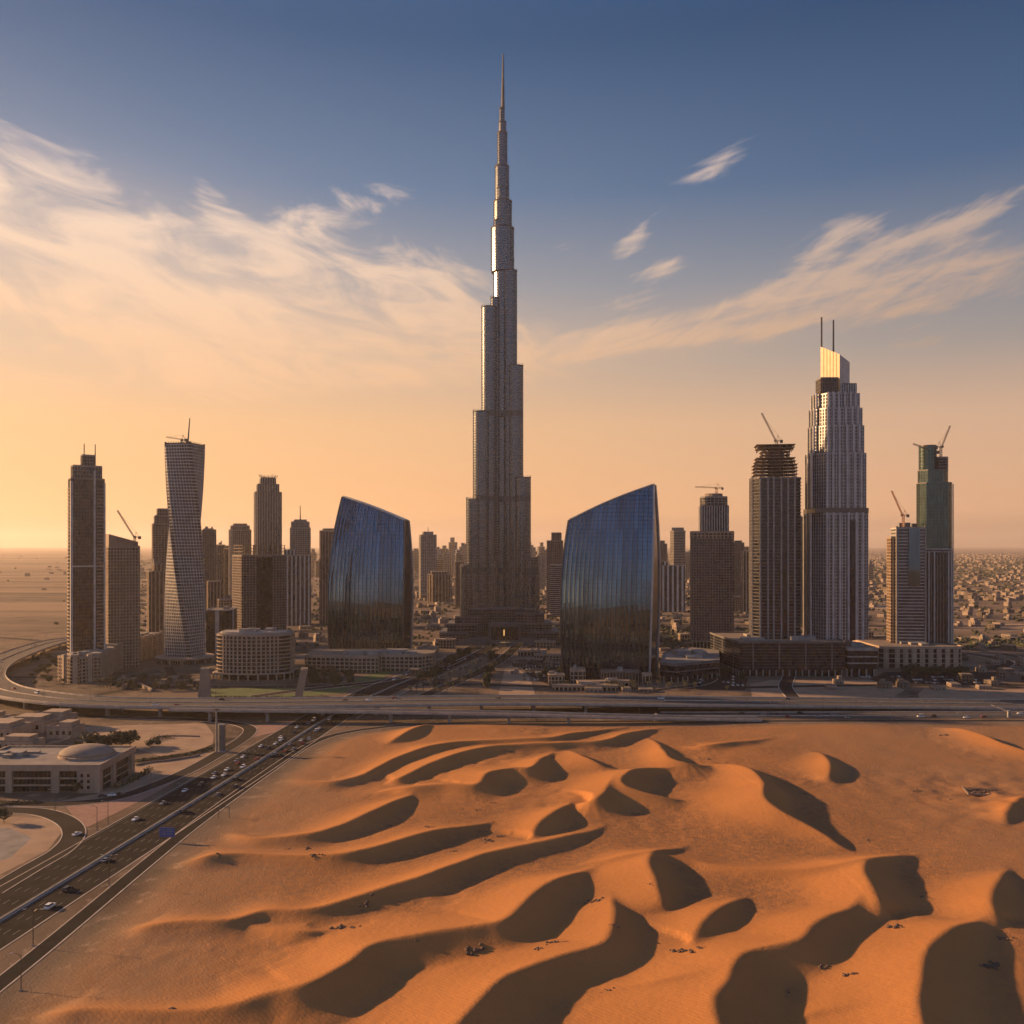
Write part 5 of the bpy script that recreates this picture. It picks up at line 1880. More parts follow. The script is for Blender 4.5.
tag(mb.build('garden_wall', 'wall_pale'), 'pale curving garden wall round the villas behind the domed building', 'wall')
mb = MB()
strip(mb, [G(136, 766), G(150, 763), G(170, 761), G(200, 756)], .5, 1.0, thick=.95)
strip(mb, [G(150, 741), G(160, 737), G(180, 736.5), G(200, 737)], .4, .9, thick=.85)
tag(mb.build('low_wall', 'stone_brown'), 'low broken stone wall on the sandy lot right of the domed building', 'wall')
for k, (pts, lab) in enumerate((([(122, 690), (126, 688), (128, 686)], 'short sunlit ramp wall left of the small street behind the flyover'), ([(138, 685), (145, 689), (152, 692)], 'sunlit curved ramp wall right of the small street behind the flyover'))):
    mb = MB(); strip(mb, [G(*p) for p in pts], 1.0, 3.5, thick=3.45)
    tag(mb.build('ramp_wall', 'wall_pale'), lab, 'wall')

# ------------------------------------------------------------------ low-rise city
EXCL = [(-620, -330, 860, 1180), (-360, 480, 0, 900)]


def blocked(x, y):
    px = 512 + x / y * F
    if abs(px - 500) < 60 and 1080 < y < 1360:
        return True
    if y < 1090 and px < 760 and px > 60:
        return True
    return False


r4 = random.Random(77)
shapes = []
for k in range(10):
    w, d, h = r4.uniform(9, 18), r4.uniform(9, 14), r4.choice([4, 5, 6, 7, 8, 9])
    shapes.append((w, d, h))


def house(k, name='low_rise_house'):
    w, d, h = shapes[k]
    t = T(name, 'small flat-roofed house on the plain behind the towers', 'house', 0, 0, 0, 0, 'flat-roofed low houses across the plain')
    wm = ['wall_pale', 'wall_sand', 'wall_brown'][k % 3]
    t.part('wall', wm).prism(rect(w, d), 0, h)
    t.part('roof', 'roofing').prism(rect(w - .7, d - .7), h + .01, h + .15)
    if k % 2:
        t.part('wall').prism(rect(w * .45, d * .6, w * .2 * (1 if k % 4 == 1 else -1)), h + .16, h + 3.4)
    wb = t.part('window_rows', 'glass_dark')
    for f in range(max(1, int(h / 3.4))):
        for j in range(int(w / 4)):
            wb.box(-w / 2 + 1.4 + j * 4, -w / 2 + 3.2 + j * 4, -d / 2 - .06, -d / 2 + .03, 1.1 + f * 3.3, 2.7 + f * 3.3)
        for j in range(int(d / 4)):
            wb.box(-w / 2 - .06, -w / 2 + .03, -d / 2 + 1.4 + j * 4, -d / 2 + 3.2 + j * 4, 1.1 + f * 3.3, 2.7 + f * 3.3)
    return t.done()


protos = [house(k) for k in range(10)]


def dup(root, loc, rz, scale=None, label=None, group=None):
    r = root.copy(); COL.objects.link(r)
    r.location = loc; r.rotation_euler = (0, 0, rz)
    if scale:
        r.scale = scale
    if label:
        r['label'] = label
    if group:
        r['group'] = group
    for ch in list(root.children):
        c = ch.copy(); COL.objects.link(c); c.parent = r
        for g in ch.children:
            d = g.copy(); COL.objects.link(d); d.parent = c
    return r


placed = []


def free(x, y, rad):
    for a, b, c in placed:
        if (a - x) ** 2 + (b - y) ** 2 < (rad + c) ** 2:
            return False
    return True


cnt = 0
tries = 0
first = set()
while cnt < 280 and tries < 9000:
    tries += 1
    y = r4.uniform(1130, 2150)
    px = r4.uniform(90, 1060)
    x = X(px, y)
    if blocked(x, y) or px < 420 and r4.random() < .35:
        continue
    if not free(x, y, 13):
        continue
    placed.append((x, y, 13))
    k = r4.randrange(10)
    rz = R(20 + r4.choice([0, 90]) + r4.uniform(-5, 5))
    if k not in first:
        first.add(k)
        protos[k].location = (x, y, 0); protos[k].rotation_euler = (0, 0, rz)
    else:
        dup(protos[k], (x, y, 0), rz, (r4.uniform(.8, 1.3), r4.uniform(.8, 1.3), r4.uniform(.8, 1.2)))
    cnt += 1
# low service buildings round the tower bases
cnt = 0
zones = [(415, 560, 652, 690), (655, 742, 650, 672), (960, 1030, 652, 684), (112, 212, 676, 688), (800, 1000, 684, 690), (300, 330, 640, 655), (575, 655, 688, 692), (880, 1020, 640, 648)]
avoid = [(-90, 30, 760, 1200)]
tries = 0
while cnt < 64 and tries < 4000:
    tries += 1
    a, b, c, d = zones[r4.randrange(len(zones))]
    x, y = G(r4.uniform(a, b), r4.uniform(c, d))
    if 470 < 512 + x / y * F < 512 and y > 800 or not free(x, y, 9):
        continue
    if y > 1150 and abs(x + 13) < 110:
        continue
    placed.append((x, y, 9))
    k = r4.randrange(10)
    dup(protos[k], (x, y, 0), R(r4.uniform(-12, 12)), (r4.uniform(.6, 1.0), r4.uniform(.6, 1.0), r4.uniform(.6, 1.0)), 'small flat-roofed service building near the tower bases', 'service buildings between the tower bases')
    cnt += 1
# the mass beyond: nobody could count it
for nm, wm, frac in (('distant_city', 'wall_pale', .35), ('distant_city', 'wall_sand', .4), ('distant_city', 'wall_brown', .25)):
    mb = MB()
    n = int(11000 * frac)
    c = 0
    while c < n:
        y = 2150 * math.exp(r4.random() * 1.75)
        px = r4.uniform(-40, 1070)
        x = X(px, y)
        # clusters with open desert between; the left plain stays nearly empty
        s_ = math.sin(x * .0021 + 1.3) + math.sin(y * .0034 + x * .0007) + math.sin(x * .0009 - y * .0012 + 2)
        dens_ = .75 if px > 400 else .22 if px > 130 else .015
        if r4.random() > dens_ * (1.0 if s_ > -.2 else .25):
            c += 0.15
            continue
        f = 1 + (y - 2150) / 5000
        w, d, h = r4.uniform(8, 19) * f ** .6, r4.uniform(8, 16) * f ** .6, r4.choice([4, 4, 5, 6, 8, 13]) * (.85 + f * .15)
        a = R(20) + r4.choice([0, math.pi / 2])
        ca, sa = math.cos(a), math.sin(a)
        mb.prism([(x + u * ca - v * sa, y + u * sa + v * ca) for u, v in rect(w, d)], 0.02, h)
        c += 1
    structure(mb.build(nm, wm), 'stuff', 'low buildings covering the plain towards the horizon')

# scrub and gardens of the plain
mb = MB()
c = 0
while c < 9000:
    y = 1150 * math.exp(r4.random() * 1.9)
    px = r4.uniform(-40, 1070)
    x = X(px, y)
    s_ = math.sin(x * .004 + .3) + math.sin(y * .006 + x * .002) + math.sin(x * .0019 - y * .0022 + 1)
    if r4.random() > (.8 if px > 400 else .45 if px > 130 else .012) * (1.0 if s_ > .2 else .3):
        c += .1
        continue
    if blocked(x, y) and r4.random() < .6:
        continue
    f = 1 + (y - 1150) / 3500
    for k in range(r4.choice((1, 1, 2, 3))):
        q = r4.uniform(1.6, 4.2) * f; h = q * r4.uniform(.9, 1.5)
        cx_, cy_ = x + r4.uniform(-6, 6) * f, y + r4.uniform(-6, 6) * f
        b = len(mb.v)
        n = 5
        a0 = r4.random() * 6
        for zz, rr in ((.02, .6), (h * .45, 1.0)):
            for j in range(n):
                r_ = q * rr * r4.uniform(.7, 1.2)
                mb.v.append((cx_ + r_ * math.cos(a0 + 6.283 * j / n), cy_ + r_ * math.sin(a0 + 6.283 * j / n), zz))
        mb.v.append((cx_, cy_, h))
        for j in range(n):
            k2 = (j + 1) % n
            mb.f.append((b + j, b + k2, b + n + k2, b + n + j))
            mb.f.append((b + n + j, b + n + k2, b + 2 * n))
    c += 1
structure(mb.build('scrub', 'foliage'), 'stuff', 'dark scrub and garden trees dotted over the plain')

# ------------------------------------------------------------------ trees and shrubs
def tree_proto(name, label, H, Rr, seed, leafm, nleaf=420, cat='tree', trunk=True, group=None):
    r = random.Random(seed)
    t = T(name, label, cat, 0, 0, 0, 0, group)
    if trunk:
        b = t.part('trunk', 'bark')
        b.bar((0, 0, -.1), (.1, .05, H * .45), .045 * H * .6, .03 * H * .6, n=7)
        for k in range(5):
            a = k * 1.26 + r.random()
            b.bar((.08, .04, H * (.3 + .04 * k)), (Rr * .55 * math.cos(a), Rr * .55 * math.sin(a), H * (.55 + .07 * k)), .018 * H * .6, .008 * H, n=5)
    c = t.part('crown', leafm)
    lobes = []
    for k in range(9):
        a = r.uniform(0, 6.28); q = r.uniform(0, .62) * Rr
        lobes.append((q * math.cos(a), q * math.sin(a), H * r.uniform(.42, .82) if trunk else H * r.uniform(.2, .65), Rr * r.uniform(.32, .55)))
    for k in range(nleaf):
        lx, ly, lz, lr = r.choice(lobes)
        u = Vector((r.gauss(0, 1), r.gauss(0, 1), r.gauss(0, 1))).normalized() * lr * r.uniform(.55, 1.08)
        p = Vector((lx + u.x, ly + u.y, max(.15, lz + u.z * .8)))
        s = r.uniform(.22, .5) * (H / 8 + .4)
        e1 = Vector((r.gauss(0, 1), r.gauss(0, 1), r.gauss(0, .6))).normalized() * s
        e2 = Vector((r.gauss(0, 1), r.gauss(0, 1), r.gauss(0, 1))).normalized() * s
        i = len(c.v)
        c.v += [tuple(p - e1), tuple(p + e2 * .8), tuple(p + e1), tuple(p - e2 * .8)]
        c.f.append((i, i + 1, i + 2, i + 3))
    return t.done()


tp = [tree_proto('leafy_tree', 'round dark tree', 8.5, 5.2, 1, 'foliage', 900), tree_proto('leafy_tree', 'round dark tree', 7.5, 4.6, 2, 'foliage', 800), tree_proto('leafy_tree', 'round tree', 7, 4.0, 3, 'foliage_light', 700)]
sp_ = tree_proto('shrub', 'dusty shrub', 2.6, 2.6, 5, 'foliage_light', 260, 'shrub', False)
used = set()
bpy.data.objects.remove(sp_.children[0]); bpy.data.objects.remove(sp_)


def put_tree(k, px, py, s, label, group=None):
    x, y = G(px, py)
    p = tp[k]
    if k not in used:
        used.add(k)
        o = p
    else:
        o = dup(p, (0, 0, 0), 0)
    o.location = (x, y, 0.0); o.rotation_euler = (0, 0, rng.uniform(0, 6)); o.scale = (s, s, s * rng.uniform(.85, 1.1))
    o['label'] = label
    if group:
        o['group'] = group
    return o


near = [(0, 44, 727.5, 1.25, 'round dark tree alone behind the villas at the left'), (1, 90, 749, 1.5, 'tallest dark tree behind the dome, left of the clump'), (0, 104, 749.5, 1.15, 'left tree of the clump behind the domed building corner'),
        (1, 112, 748.5, 1.35, 'second tree of the clump behind the domed building'), (0, 121, 748, 1.35, 'third, broad tree of the clump behind the domed building'), (0, 130, 746.5, 1.6, 'right and tallest tree of the clump behind the domed building'),
        (2, 78, 750, .9, 'low pale tree left of the tallest dark tree behind the dome'), (1, 70, 792, .85, 'bushy tree against the front of the domed building'), (2, 78, 793, .9, 'bushy tree in front of the small square windows'),
        (0, 86, 791, .8, 'bushy tree at the front right corner of the domed building'), (2, 4, 823, 1.0, 'dark tree at the left edge beside the gravel yard'), (2, 150, 748, .8, 'low tree at the edge of the sandy lot, right of the clump'), (1, 158, 746, .6, 'small tree on the sandy lot among the stones')]
for k, px, py, s, lab in near:
    put_tree(k, px, py, s, lab)
r5 = random.Random(5)
for k in range(46):
    put_tree(r5.randrange(3), r5.uniform(296, 352), r5.uniform(669, 686), r5.uniform(.7, 1.25), 'dark tree in the grove right of the lawn', 'grove between the lawn and the left glass building')
for k in range(34):
    put_tree(r5.randrange(3), r5.uniform(905, 968), r5.uniform(671, 677), r5.uniform(.8, 1.2), 'dark tree in the row below the pale podium', 'trees in front of the pale podium')
for k in range(30):
    f = r5.random()
    put_tree(r5.randrange(3), 493 + (f * -8) + r5.uniform(-3, 3), 655 + f * 36, r5.uniform(.7, 1.1), 'small tree in the planted strip of the avenue', 'trees along the middle of the avenue')
for k in range(30):
    f = r5.random()
    put_tree(r5.randrange(3), 470 - f * 45 + r5.uniform(-9, 3), 652 + f * 30, r5.uniform(.7, 1.2), 'small tree left of the avenue', 'trees along the left side of the avenue')
for k in range(26):
    put_tree(r5.randrange(3), r5.uniform(112, 210), r5.uniform(680, 692), r5.uniform(.6, 1.1), 'low tree behind the left part of the flyover', 'scattered trees behind the left of the flyover')
for k in range(24):
    put_tree(r5.randrange(3), r5.uniform(20, 66), r5.uniform(655, 688), r5.uniform(.6, 1.1), 'low tree inside the bend of the flyover', 'scattered trees inside the flyover bend')
for k in range(26):
    put_tree(r5.randrange(3), r5.uniform(540, 575), r5.uniform(650, 690), r5.uniform(.6, 1.1), 'small tree near the car park right of the avenue', 'trees round the car park of the avenue')
for k in range(24):
    put_tree(r5.randrange(3), r5.uniform(675, 745), r5.uniform(665, 690), r5.uniform(.6, 1.1), 'small tree beside the angular hall', 'trees round the angular hall')
# date palms: ringed trunk and arching fronds
def palm_proto(H, seed):
    r = random.Random(seed)
    t = T('date_palm', 'palm', 'palm tree', 0, 0)
    t.part('trunk', 'bark').bar((0, 0, -.2), (.2, .1, H * .78), .32, .22, n=7)
    c = t.part('crown', 'foliage_light')
    for k in range(26):
        a = k * 2.4 + r.uniform(-.2, .2)
        el = r.uniform(-.5, 1.2)
        L = r.uniform(2.6, 3.6)
        p = Vector((.2, .1, H * .78))
        for q in range(4):
            el2 = el - q * .42
            n_ = p + Vector((math.cos(a) * math.cos(el2), math.sin(a) * math.cos(el2), math.sin(el2))) * L / 4
            sd = Vector((-math.sin(a), math.cos(a), 0)) * (.42 - q * .08)
            dn = Vector((0, 0, -.25))
            i = len(c.v)
            c.v += [tuple(p), tuple(n_), tuple(n_ + sd + dn), tuple(p + sd + dn), tuple(n_ - sd + dn), tuple(p - sd + dn)]
            c.f += [(i, i + 1, i + 2, i + 3), (i, i + 5, i + 4, i + 1)]
            p = n_
    return t.done()


PALM = palm_proto(11, 3)
palm_first = True


def palm(x, y, s, label, group):
    global palm_first
    o = PALM if palm_first else dup(PALM, (0, 0, 0), 0)
    palm_first = False
    o.location = (x, y, 0); o.rotation_euler = (0, 0, rng.uniform(0, 6)); o.scale = (s, s, s * rng.uniform(.8, 1.1))
    o['label'] = label; o['group'] = group


for side, lab in ((-11, 'date palm in the row left of the avenue roadway'), (11, 'date palm in the row right of the avenue roadway')):
    for k in range(22):
        f = k / 21
        px_, py_ = np.interp(f, [0, .25, .5, .75, 1], [-80, -56, -30, -10, 2]), np.interp(f, [0, .25, .5, .75, 1], [790, 870, 960, 1060, 1150])
        palm(float(px_) + side, float(py_) + rng.uniform(-3, 3), rng.uniform(.8, 1.15), lab, 'date palms lining the avenue')
for k in range(26):
    x, y = G(rng.uniform(560, 735), rng.uniform(688, 693)); palm(x, y, rng.uniform(.7, 1.0), 'date palm behind the frontage road near the right glass building', 'date palms behind the frontage road')
for k in range(20):
    x, y = G(rng.uniform(60, 210), rng.uniform(683, 690)); palm(x, y, rng.uniform(.7, 1.0), 'date palm between the flyover and the left towers', 'date palms below the left towers')
# hedges
mb = MB()


def hedge(name, label, pts, w, h, seed):
    r = random.Random(seed)
    P, L, Rr, nrm = ribbon(pts, w)
    mb = MB()
    PPh = along(P, .35)
    for p in PPh:
        for k in range(3):
            q = Vector((p[0] + r.uniform(-w / 2, w / 2), p[1] + r.uniform(-w / 2, w / 2), r.uniform(.1, h)))
            e1 = Vector((r.gauss(0, 1), r.gauss(0, 1), r.gauss(0, 1))).normalized() * .6
            e2 = Vector((r.gauss(0, 1), r.gauss(0, 1), r.gauss(0, 1))).normalized() * .6
            i = len(mb.v)
            mb.v += [tuple(q - e1), tuple(q + e2), tuple(q + e1), tuple(q - e2)]
            mb.f.append((i, i + 1, i + 2, i + 3))
    tag(mb.build(name, 'foliage'), label, 'hedge')


hedge('hedge', 'dark clipped hedge sloping down right of the domed building', [G(113, 789), G(128, 783), G(146, 773), G(150, 770)], 5, 2.2, 1)
hedge('hedge', 'low hedge in front of the domed building near the left edge', [G(0, 806), G(20, 803.5), G(38, 803)], 3, 1.3, 2)
hedge('hedge', 'dark planting strip along the near edge of the lawn', [G(210, 698), G(240, 698.5), G(290, 698.5), G(330, 698)], 4, 2.0, 3)
hedge('hedge', 'ragged hedge along the curved edge of the sandy lot left of the tall lamp mast', [G(136, 762), G(160, 759), G(185, 756), G(212, 749)], 3, 1.6, 4)
hedge('hedge', 'dark hedge behind the low stone wall on the sandy lot', [G(148, 744), G(158, 739), G(172, 738)], 5, 2.0, 6)

# ------------------------------------------------------------------ stones and scrub on the sand
rocks = [(366, 906.5, 1.6, 'cluster of dark stones in the trough left of the long middle crest'), (371, 900, 1.0, 'small stone pair right of the dark cluster'), (341, 928, 1.8, 'stony patch at the foot of the left dune'), (352, 928, .9, 'small stones beside the stony patch'),
         (475, 950.5, 1.9, 'single dark shrub-like stone in the shaded trough'), (596, 901, 1.3, 'reddish rubble between two crests'), (551, 943, 1.1, 'dark stones just left of the broad lit ridge'), (540, 949, .9, 'small stones on the flat left of the broad lit ridge'), (565, 942, .7, 'small stone close to the broad lit ridge'),
         (593, 902, 1.0, 'flat stones near the reddish rubble'), (608, 991, .7, 'lone small stone in the lower middle shade'), (685, 951, 1.6, 'pile of brown stones in front of the small hump'), (700, 948, 1.0, 'low stones right of the brown pile'),
         (896, 927, 1.7, 'dark stone pile at the foot of the bowl dune'), (853, 974, 1.3, 'long dark stone in the big shaded bowl'), (824, 967, 1.1, 'pale stones in the big shaded bowl'), (790, 992, .8, 'small dark stone low in the big shaded bowl'),
         (992, 967, 1.8, 'pale stone cluster in the right-hand shade'), (1004, 939, 1.2, 'stone cluster near the right edge on the slope'), (923, 897, 1.0, 'scattered stones inside the bowl dune'), (488, 841, 1.7, 'broad patch of dark rubble left of the round hump'), (500, 836, 1.3, 'dark rubble beside the broad patch'),
         (477, 810, 1.0, 'small dark stones left of the central barchan'), (492, 803, .8, 'stones on the flat above the small dark ones'), (430, 827, 1.1, 'dark stone on the left slope of the middle dunes'), (374, 780, 1.1, 'reddish stone on the far left crest'), (392, 826, .8, 'stone near the foot of the left middle crest'),
         (455, 851, .8, 'stone above the long middle crest'), (552, 782, .9, 'stone in the shaded bowl of the upper barchan'), (639, 814, 1.1, 'rubble right of the round hump'), (708, 759, 1.0, 'stone on the far sand sheet'), (805, 794, 1.2, 'stones in the shade of the big right dune'), (919, 791, 1.4, 'shrub on the open right sand'),
         (313, 861, 1.4, 'low scrub at the end of the left crest'), (307, 848, 1.2, 'stones on the left sand flat'), (289, 849, .8, 'small stones left of the left sand flat'), (174, 1009, .9, 'small scrub near the lower left crest'), (218, 862, 1.0, 'scrub beside the left crest'), (868, 840, 1.2, 'pale stone at the end of the big shadow'), (635, 770, .8, 'stones in the upper right hollow'),
         (509, 747, 1.2, 'dark scrub on the far crest'), (650, 884, .7, 'stone at the foot of the steep crest'), (945, 735, 1.6, 'dark rubble heap at the back of the sand'), (612, 925, .8, 'stone near the second ridge foot'), (416, 948, .6, 'tiny stone on the big lower slope'), (950, 800, .9, 'small stones on the track')]
r6 = random.Random(3)
for px, py, s, lab in rocks:
    x, y = G(px, py, 1.0)
    for _ in range(4):
        z = ground_z(x, y)
        x, y = G(px, py, z)
    t = MB()
    for k in range(int(5 + s * 4)):
        a = r6.uniform(0, 6.28); q = abs(r6.gauss(0, 1)) * s * 1.0
        cx_, cy_ = q * 1.5 * math.cos(a), q * math.sin(a)
        rr = s * r6.uniform(.22, .55)
        zb_ = ground_z(x + cx_, y + cy_) - z
        rings = []
        for h_, f in ((-.3, .9), (.25, 1.0), (.65, .7), (.85, .25)):
            rings.append([(cx_ + rr * f * math.cos(2 * math.pi * j / 7 + k) * r6.uniform(.8, 1.2), cy_ + rr * f * math.sin(2 * math.pi * j / 7 + k) * r6.uniform(.8, 1.2), zb_ + rr * h_) for j in range(7)])
        t.loft(rings)
    o = t.build('stone_cluster', 'rock')
    o.location = (x, y, z)
    tag(o, lab, 'stones', 'stones and scrub on the dunes')

# fenced yard on the sand at the right
gx, gy = G(982, 792, 1)
gz = ground_z(gx, gy)
t = T('stone_enclosure', 'dark rectangular heap of slabs with a pale border on the right sand', 'ruin', gx, gy, gz + .2, -14)
r7 = random.Random(8)
bp = t.part('border_stones', 'wall_pale')
for k in range(20):
    u = -8 + 16 * k / 19
    for v in (-6, 6):
        bp.box(u - .35, u + .35, v - .3, v + .3, -.4, .45 + r7.random() * .3)
    if k < 14:
        v = -5.6 + 11.2 * k / 13
        bp.box(-8.4, -7.8, v - .35, v + .35, -.4, .4 + r7.random() * .4)
sl = t.part('slabs', 'rock')
for k in range(60):
    u, v = r7.uniform(-7, 7.6), r7.uniform(-5, 5)
    a, b_ = r7.uniform(.4, 1.2), r7.uniform(.3, .8)
    sl.box(u - a, u + a, v - b_, v + b_, -.4, r7.uniform(.15, .9))
t.done()

# ------------------------------------------------------------------ vehicles
def car_proto(kind, paint):
    """lofted body with bonnet, cabin, wheels and lamps; nose towards +X"""
    L, W, H = {'saloon': (4.6, 1.85, 1.42), 'suv': (4.8, 1.95, 1.8), 'van': (5.4, 2.0, 2.3)}[kind]
    t = T('parked_car' if False else 'car', 'car', 'car', 0, 0)
    if kind == 'saloon':
        prof = [(-.5, .42), (-.5, .62), (-.44, .72), (.18, .70), (.44, .58), (.5, .45), (.5, .2), (-.5, .2)]
        cab = [(-.38, .70), (-.24, .99), (.04, .99), (.2, .70)]
    elif kind == 'suv':
        prof = [(-.5, .35), (-.5, .62), (-.48, .66), (.2, .64), (.46, .56), (.5, .4), (.5, .18), (-.5, .18)]
        cab = [(-.47, .65), (-.42, .99), (.06, .99), (.22, .64)]
    else:
        prof = [(-.5, .3), (-.5, .58), (-.5, .6), (.3, .58), (.47, .45), (.5, .35), (.5, .14), (-.5, .14)]
        cab = [(-.5, .59), (-.49, .99), (.22, .98), (.40, .57)]
    b = t.part('body', paint)
    rings = []
    for y, k in ((-W / 2, .95), (-W / 2 + .12, 1.0), (W / 2 - .12, 1.0), (W / 2, .95)):
        rings.append([(x * L * k, y, z * H * (k if z > .3 else 1)) for x, z in prof])
    b.loft(rings)
    g = t.part('windows', 'car_glass')
    rings = []
    for y, k in ((-W / 2 + .14, .96), (-W / 2 + .22, .99), (W / 2 - .22, .99), (W / 2 - .14, .96)):
        rings.append([(x * L, y, z * H - .01) for x, z in cab])
    g.loft(rings)
    r_ = t.part('roof', paint)
    x0, x1 = cab[1][0] * L, cab[2][0] * L
    r_.box(x0, x1, -W / 2 + .2, W / 2 - .2, H * .97, H * 1.0 + .03)
    for sx in (-.31, .31):
        for sy in (-1, 1):
            w_ = t.new('wheel', 'tyre')
            yy = sy * (W / 2 - .02)
            n = 12
            w_.loft([[(sx * L + .33 * math.cos(2 * math.pi * k / n), yy - sy * d_, .33 + .33 * math.sin(2 * math.pi * k / n)) for k in range(n)] for d_ in (.2, 0)])
    for sy in (-1, 1):
        t.new('headlight', 'car_silver').box(L * .485, L * .503, sy * W * .36 - .2, sy * W * .36 + .2, H * .40, H * .50)
        t.new('tail_light', 'car_red').box(-L * .503, -L * .485, sy * W * .36 - .2, sy * W * .36 + .2, H * .45, H * .55)
    return t.done()


CP = {}
for kind, paint in (('saloon', 'car_white'), ('saloon', 'car_silver'), ('saloon', 'car_dark'), ('suv', 'car_white'), ('suv', 'car_dark'), ('van', 'car_white'), ('saloon', 'car_red'), ('suv', 'car_silver')):
    CP[(kind, paint)] = [car_proto(kind, paint), False]
KN = {'saloon': 'car', 'suv': 'off-road car', 'van': 'van'}
PN = {'car_white': 'white', 'car_silver': 'silver grey', 'car_dark': 'dark', 'car_red': 'red'}
ordn = ['first', 'second', 'third', 'fourth', 'fifth', 'sixth', 'seventh', 'eighth', 'ninth', 'tenth', 'eleventh', 'twelfth', 'thirteenth', 'fourteenth', 'fifteenth', 'sixteenth', 'seventeenth', 'eighteenth', 'nineteenth', 'twentieth', 'twenty-first', 'twenty-second', 'twenty-third', 'twenty-fourth', 'twenty-fifth', 'twenty-sixth', 'twenty-seventh', 'twenty-eighth']


def put_car(kind, paint, x, y, z, ang, label, group):
    e = CP[(kind, paint)]
    if not e[1]:
        e[1] = True
        o = e[0]
        o.location = (x, y, z); o.rotation_euler = (0, 0, ang)
    else:
        o = dup(e[0], (x, y, z), ang)
    o['label'] = label
    o['group'] = group
    o['category'] = 'van' if kind == 'van' else 'car'
    if kind == 'van':
        o.name = 'van'
    return o


Phw = along(P, 1.0)
P_hw, _, _, _ = ribbon(HW, 1, n=30)
HWP = along(P_hw, 1.0)
HD = np.gradient(HWP[:, :2], axis=0); HD /= np.linalg.norm(HD, axis=1)[:, None]


def hw_place(px, py):
    """nearest lane slot on the highway for something seen at a pixel"""
    x, y = G(px, py)
    k = int(np.argmin((HWP[:, 0] - x) ** 2 + (HWP[:, 1] - y) ** 2))
    off = (x - HWP[k, 0]) * HD[k, 1] - (y - HWP[k, 1]) * HD[k, 0]      # >0 : right of travel
    lanes = [3.6, 7.1, 10.6, 14.1]
    side = 1 if off > 0 else -1
    lane = min(lanes, key=lambda q: abs(q - abs(off)))
    nx, ny = HD[k, 1], -HD[k, 0]
    return HWP[k, 0] + nx * side * lane, HWP[k, 1] + ny * side * lane, math.atan2(HD[k, 1], HD[k, 0]) + (0 if side > 0 else math.pi), side


seen = [(54, 908, 'suv', 'car_white'), (70, 891, 'suv', 'car_dark'), (101, 861, 'saloon', 'car_silver'), (113, 859, 'suv', 'car_white'), (133, 820, 'saloon', 'car_white'), (154, 804, 'saloon', 'car_silver'), (179, 791, 'saloon', 'car_white'),
        (182, 813, 'suv', 'car_dark'), (213, 774, 'saloon', 'car_silver'), (225, 776, 'saloon', 'car_white'), (235, 780, 'suv', 'car_dark'), (220, 795, 'saloon', 'car_silver'), (248, 768, 'suv', 'car_white'), (262, 759, 'saloon', 'car_white'), (268, 757, 'saloon', 'car_dark'),
        (288, 745, 'saloon', 'car_silver'), (301, 741, 'saloon', 'car_white'), (315, 731, 'suv', 'car_white'), (321, 729, 'saloon', 'car_white'), (280, 738, 'saloon', 'car_white'), (297, 728, 'saloon', 'car_white'), (309, 724, 'saloon', 'car_silver'), (334, 724, 'saloon', 'car_silver'),
        (257, 747, 'saloon', 'car_white'), (243, 763, 'saloon', 'car_red'), (238, 764, 'saloon', 'car_red'), (217, 759, 'van', 'car_white'), (222, 761, 'saloon', 'car_silver'), (229, 757, 'saloon', 'car_white'), (273, 755, 'suv', 'car_silver'), (330, 720, 'saloon', 'car_white'), (292, 733, 'saloon', 'car_dark')]
cars = []
r8 = random.Random(14)
for px, py, kd, pt_ in seen:
    x, y, a, side = hw_place(px, py)
    cars.append((x, y, a, side, kd, pt_))
for k in range(46):
    i = r8.randrange(560, 1200)
    side = r8.choice((-1, 1)); lane = r8.choice([3.6, 7.1, 10.6, 14.1])
    i = min(i, len(HWP) - 2)
    nx, ny = HD[i, 1], -HD[i, 0]
    kd, pt_ = r8.choice(list(CP.keys()))
    cars.append((HWP[i, 0] + nx * side * lane, HWP[i, 1] + ny * side * lane, math.atan2(HD[i, 1], HD[i, 0]) + (0 if side > 0 else math.pi), side, kd, pt_))
cars.sort(key=lambda c: c[1])
keep = []
for c in cars:
    if all((c[0] - q[0]) ** 2 + (c[1] - q[1]) ** 2 > 36 for q in keep):
        keep.append(c)
count = {}
for x, y, a, side, kd, pt_ in keep:
    key = (side, kd, pt_)
    count[key] = count.get(key, 0) + 1
    where = 'right-hand' if side > 0 else 'left-hand'
    nth = ordn[count[key] - 1]
    lab = f'{PN[pt_]} {KN[kd]} on the {where} carriageway, {nth} of its kind from the near end'
    put_car(kd, pt_, x, y, .06, a, lab, 'cars driving on the highway')
# a car on the loop slip road and three parked by the domed building
x, y = G(77, 835); put_car('saloon', 'car_white', x, y, .09, R(70), 'white car alone on the looping slip road', 'cars on the slip roads')
for px, py, pt_, lab in ((103, 797, 'car_dark', 'dark car parked left of two others beside the domed building'), (112, 796, 'car_white', 'white car parked in the middle of three beside the domed building'), (120, 795, 'car_dark', 'dark car parked right of two others beside the domed building')):
    x, y = G(px, py); put_car('saloon', pt_, x, y, .1, R(10), lab, 'cars parked beside the domed building')


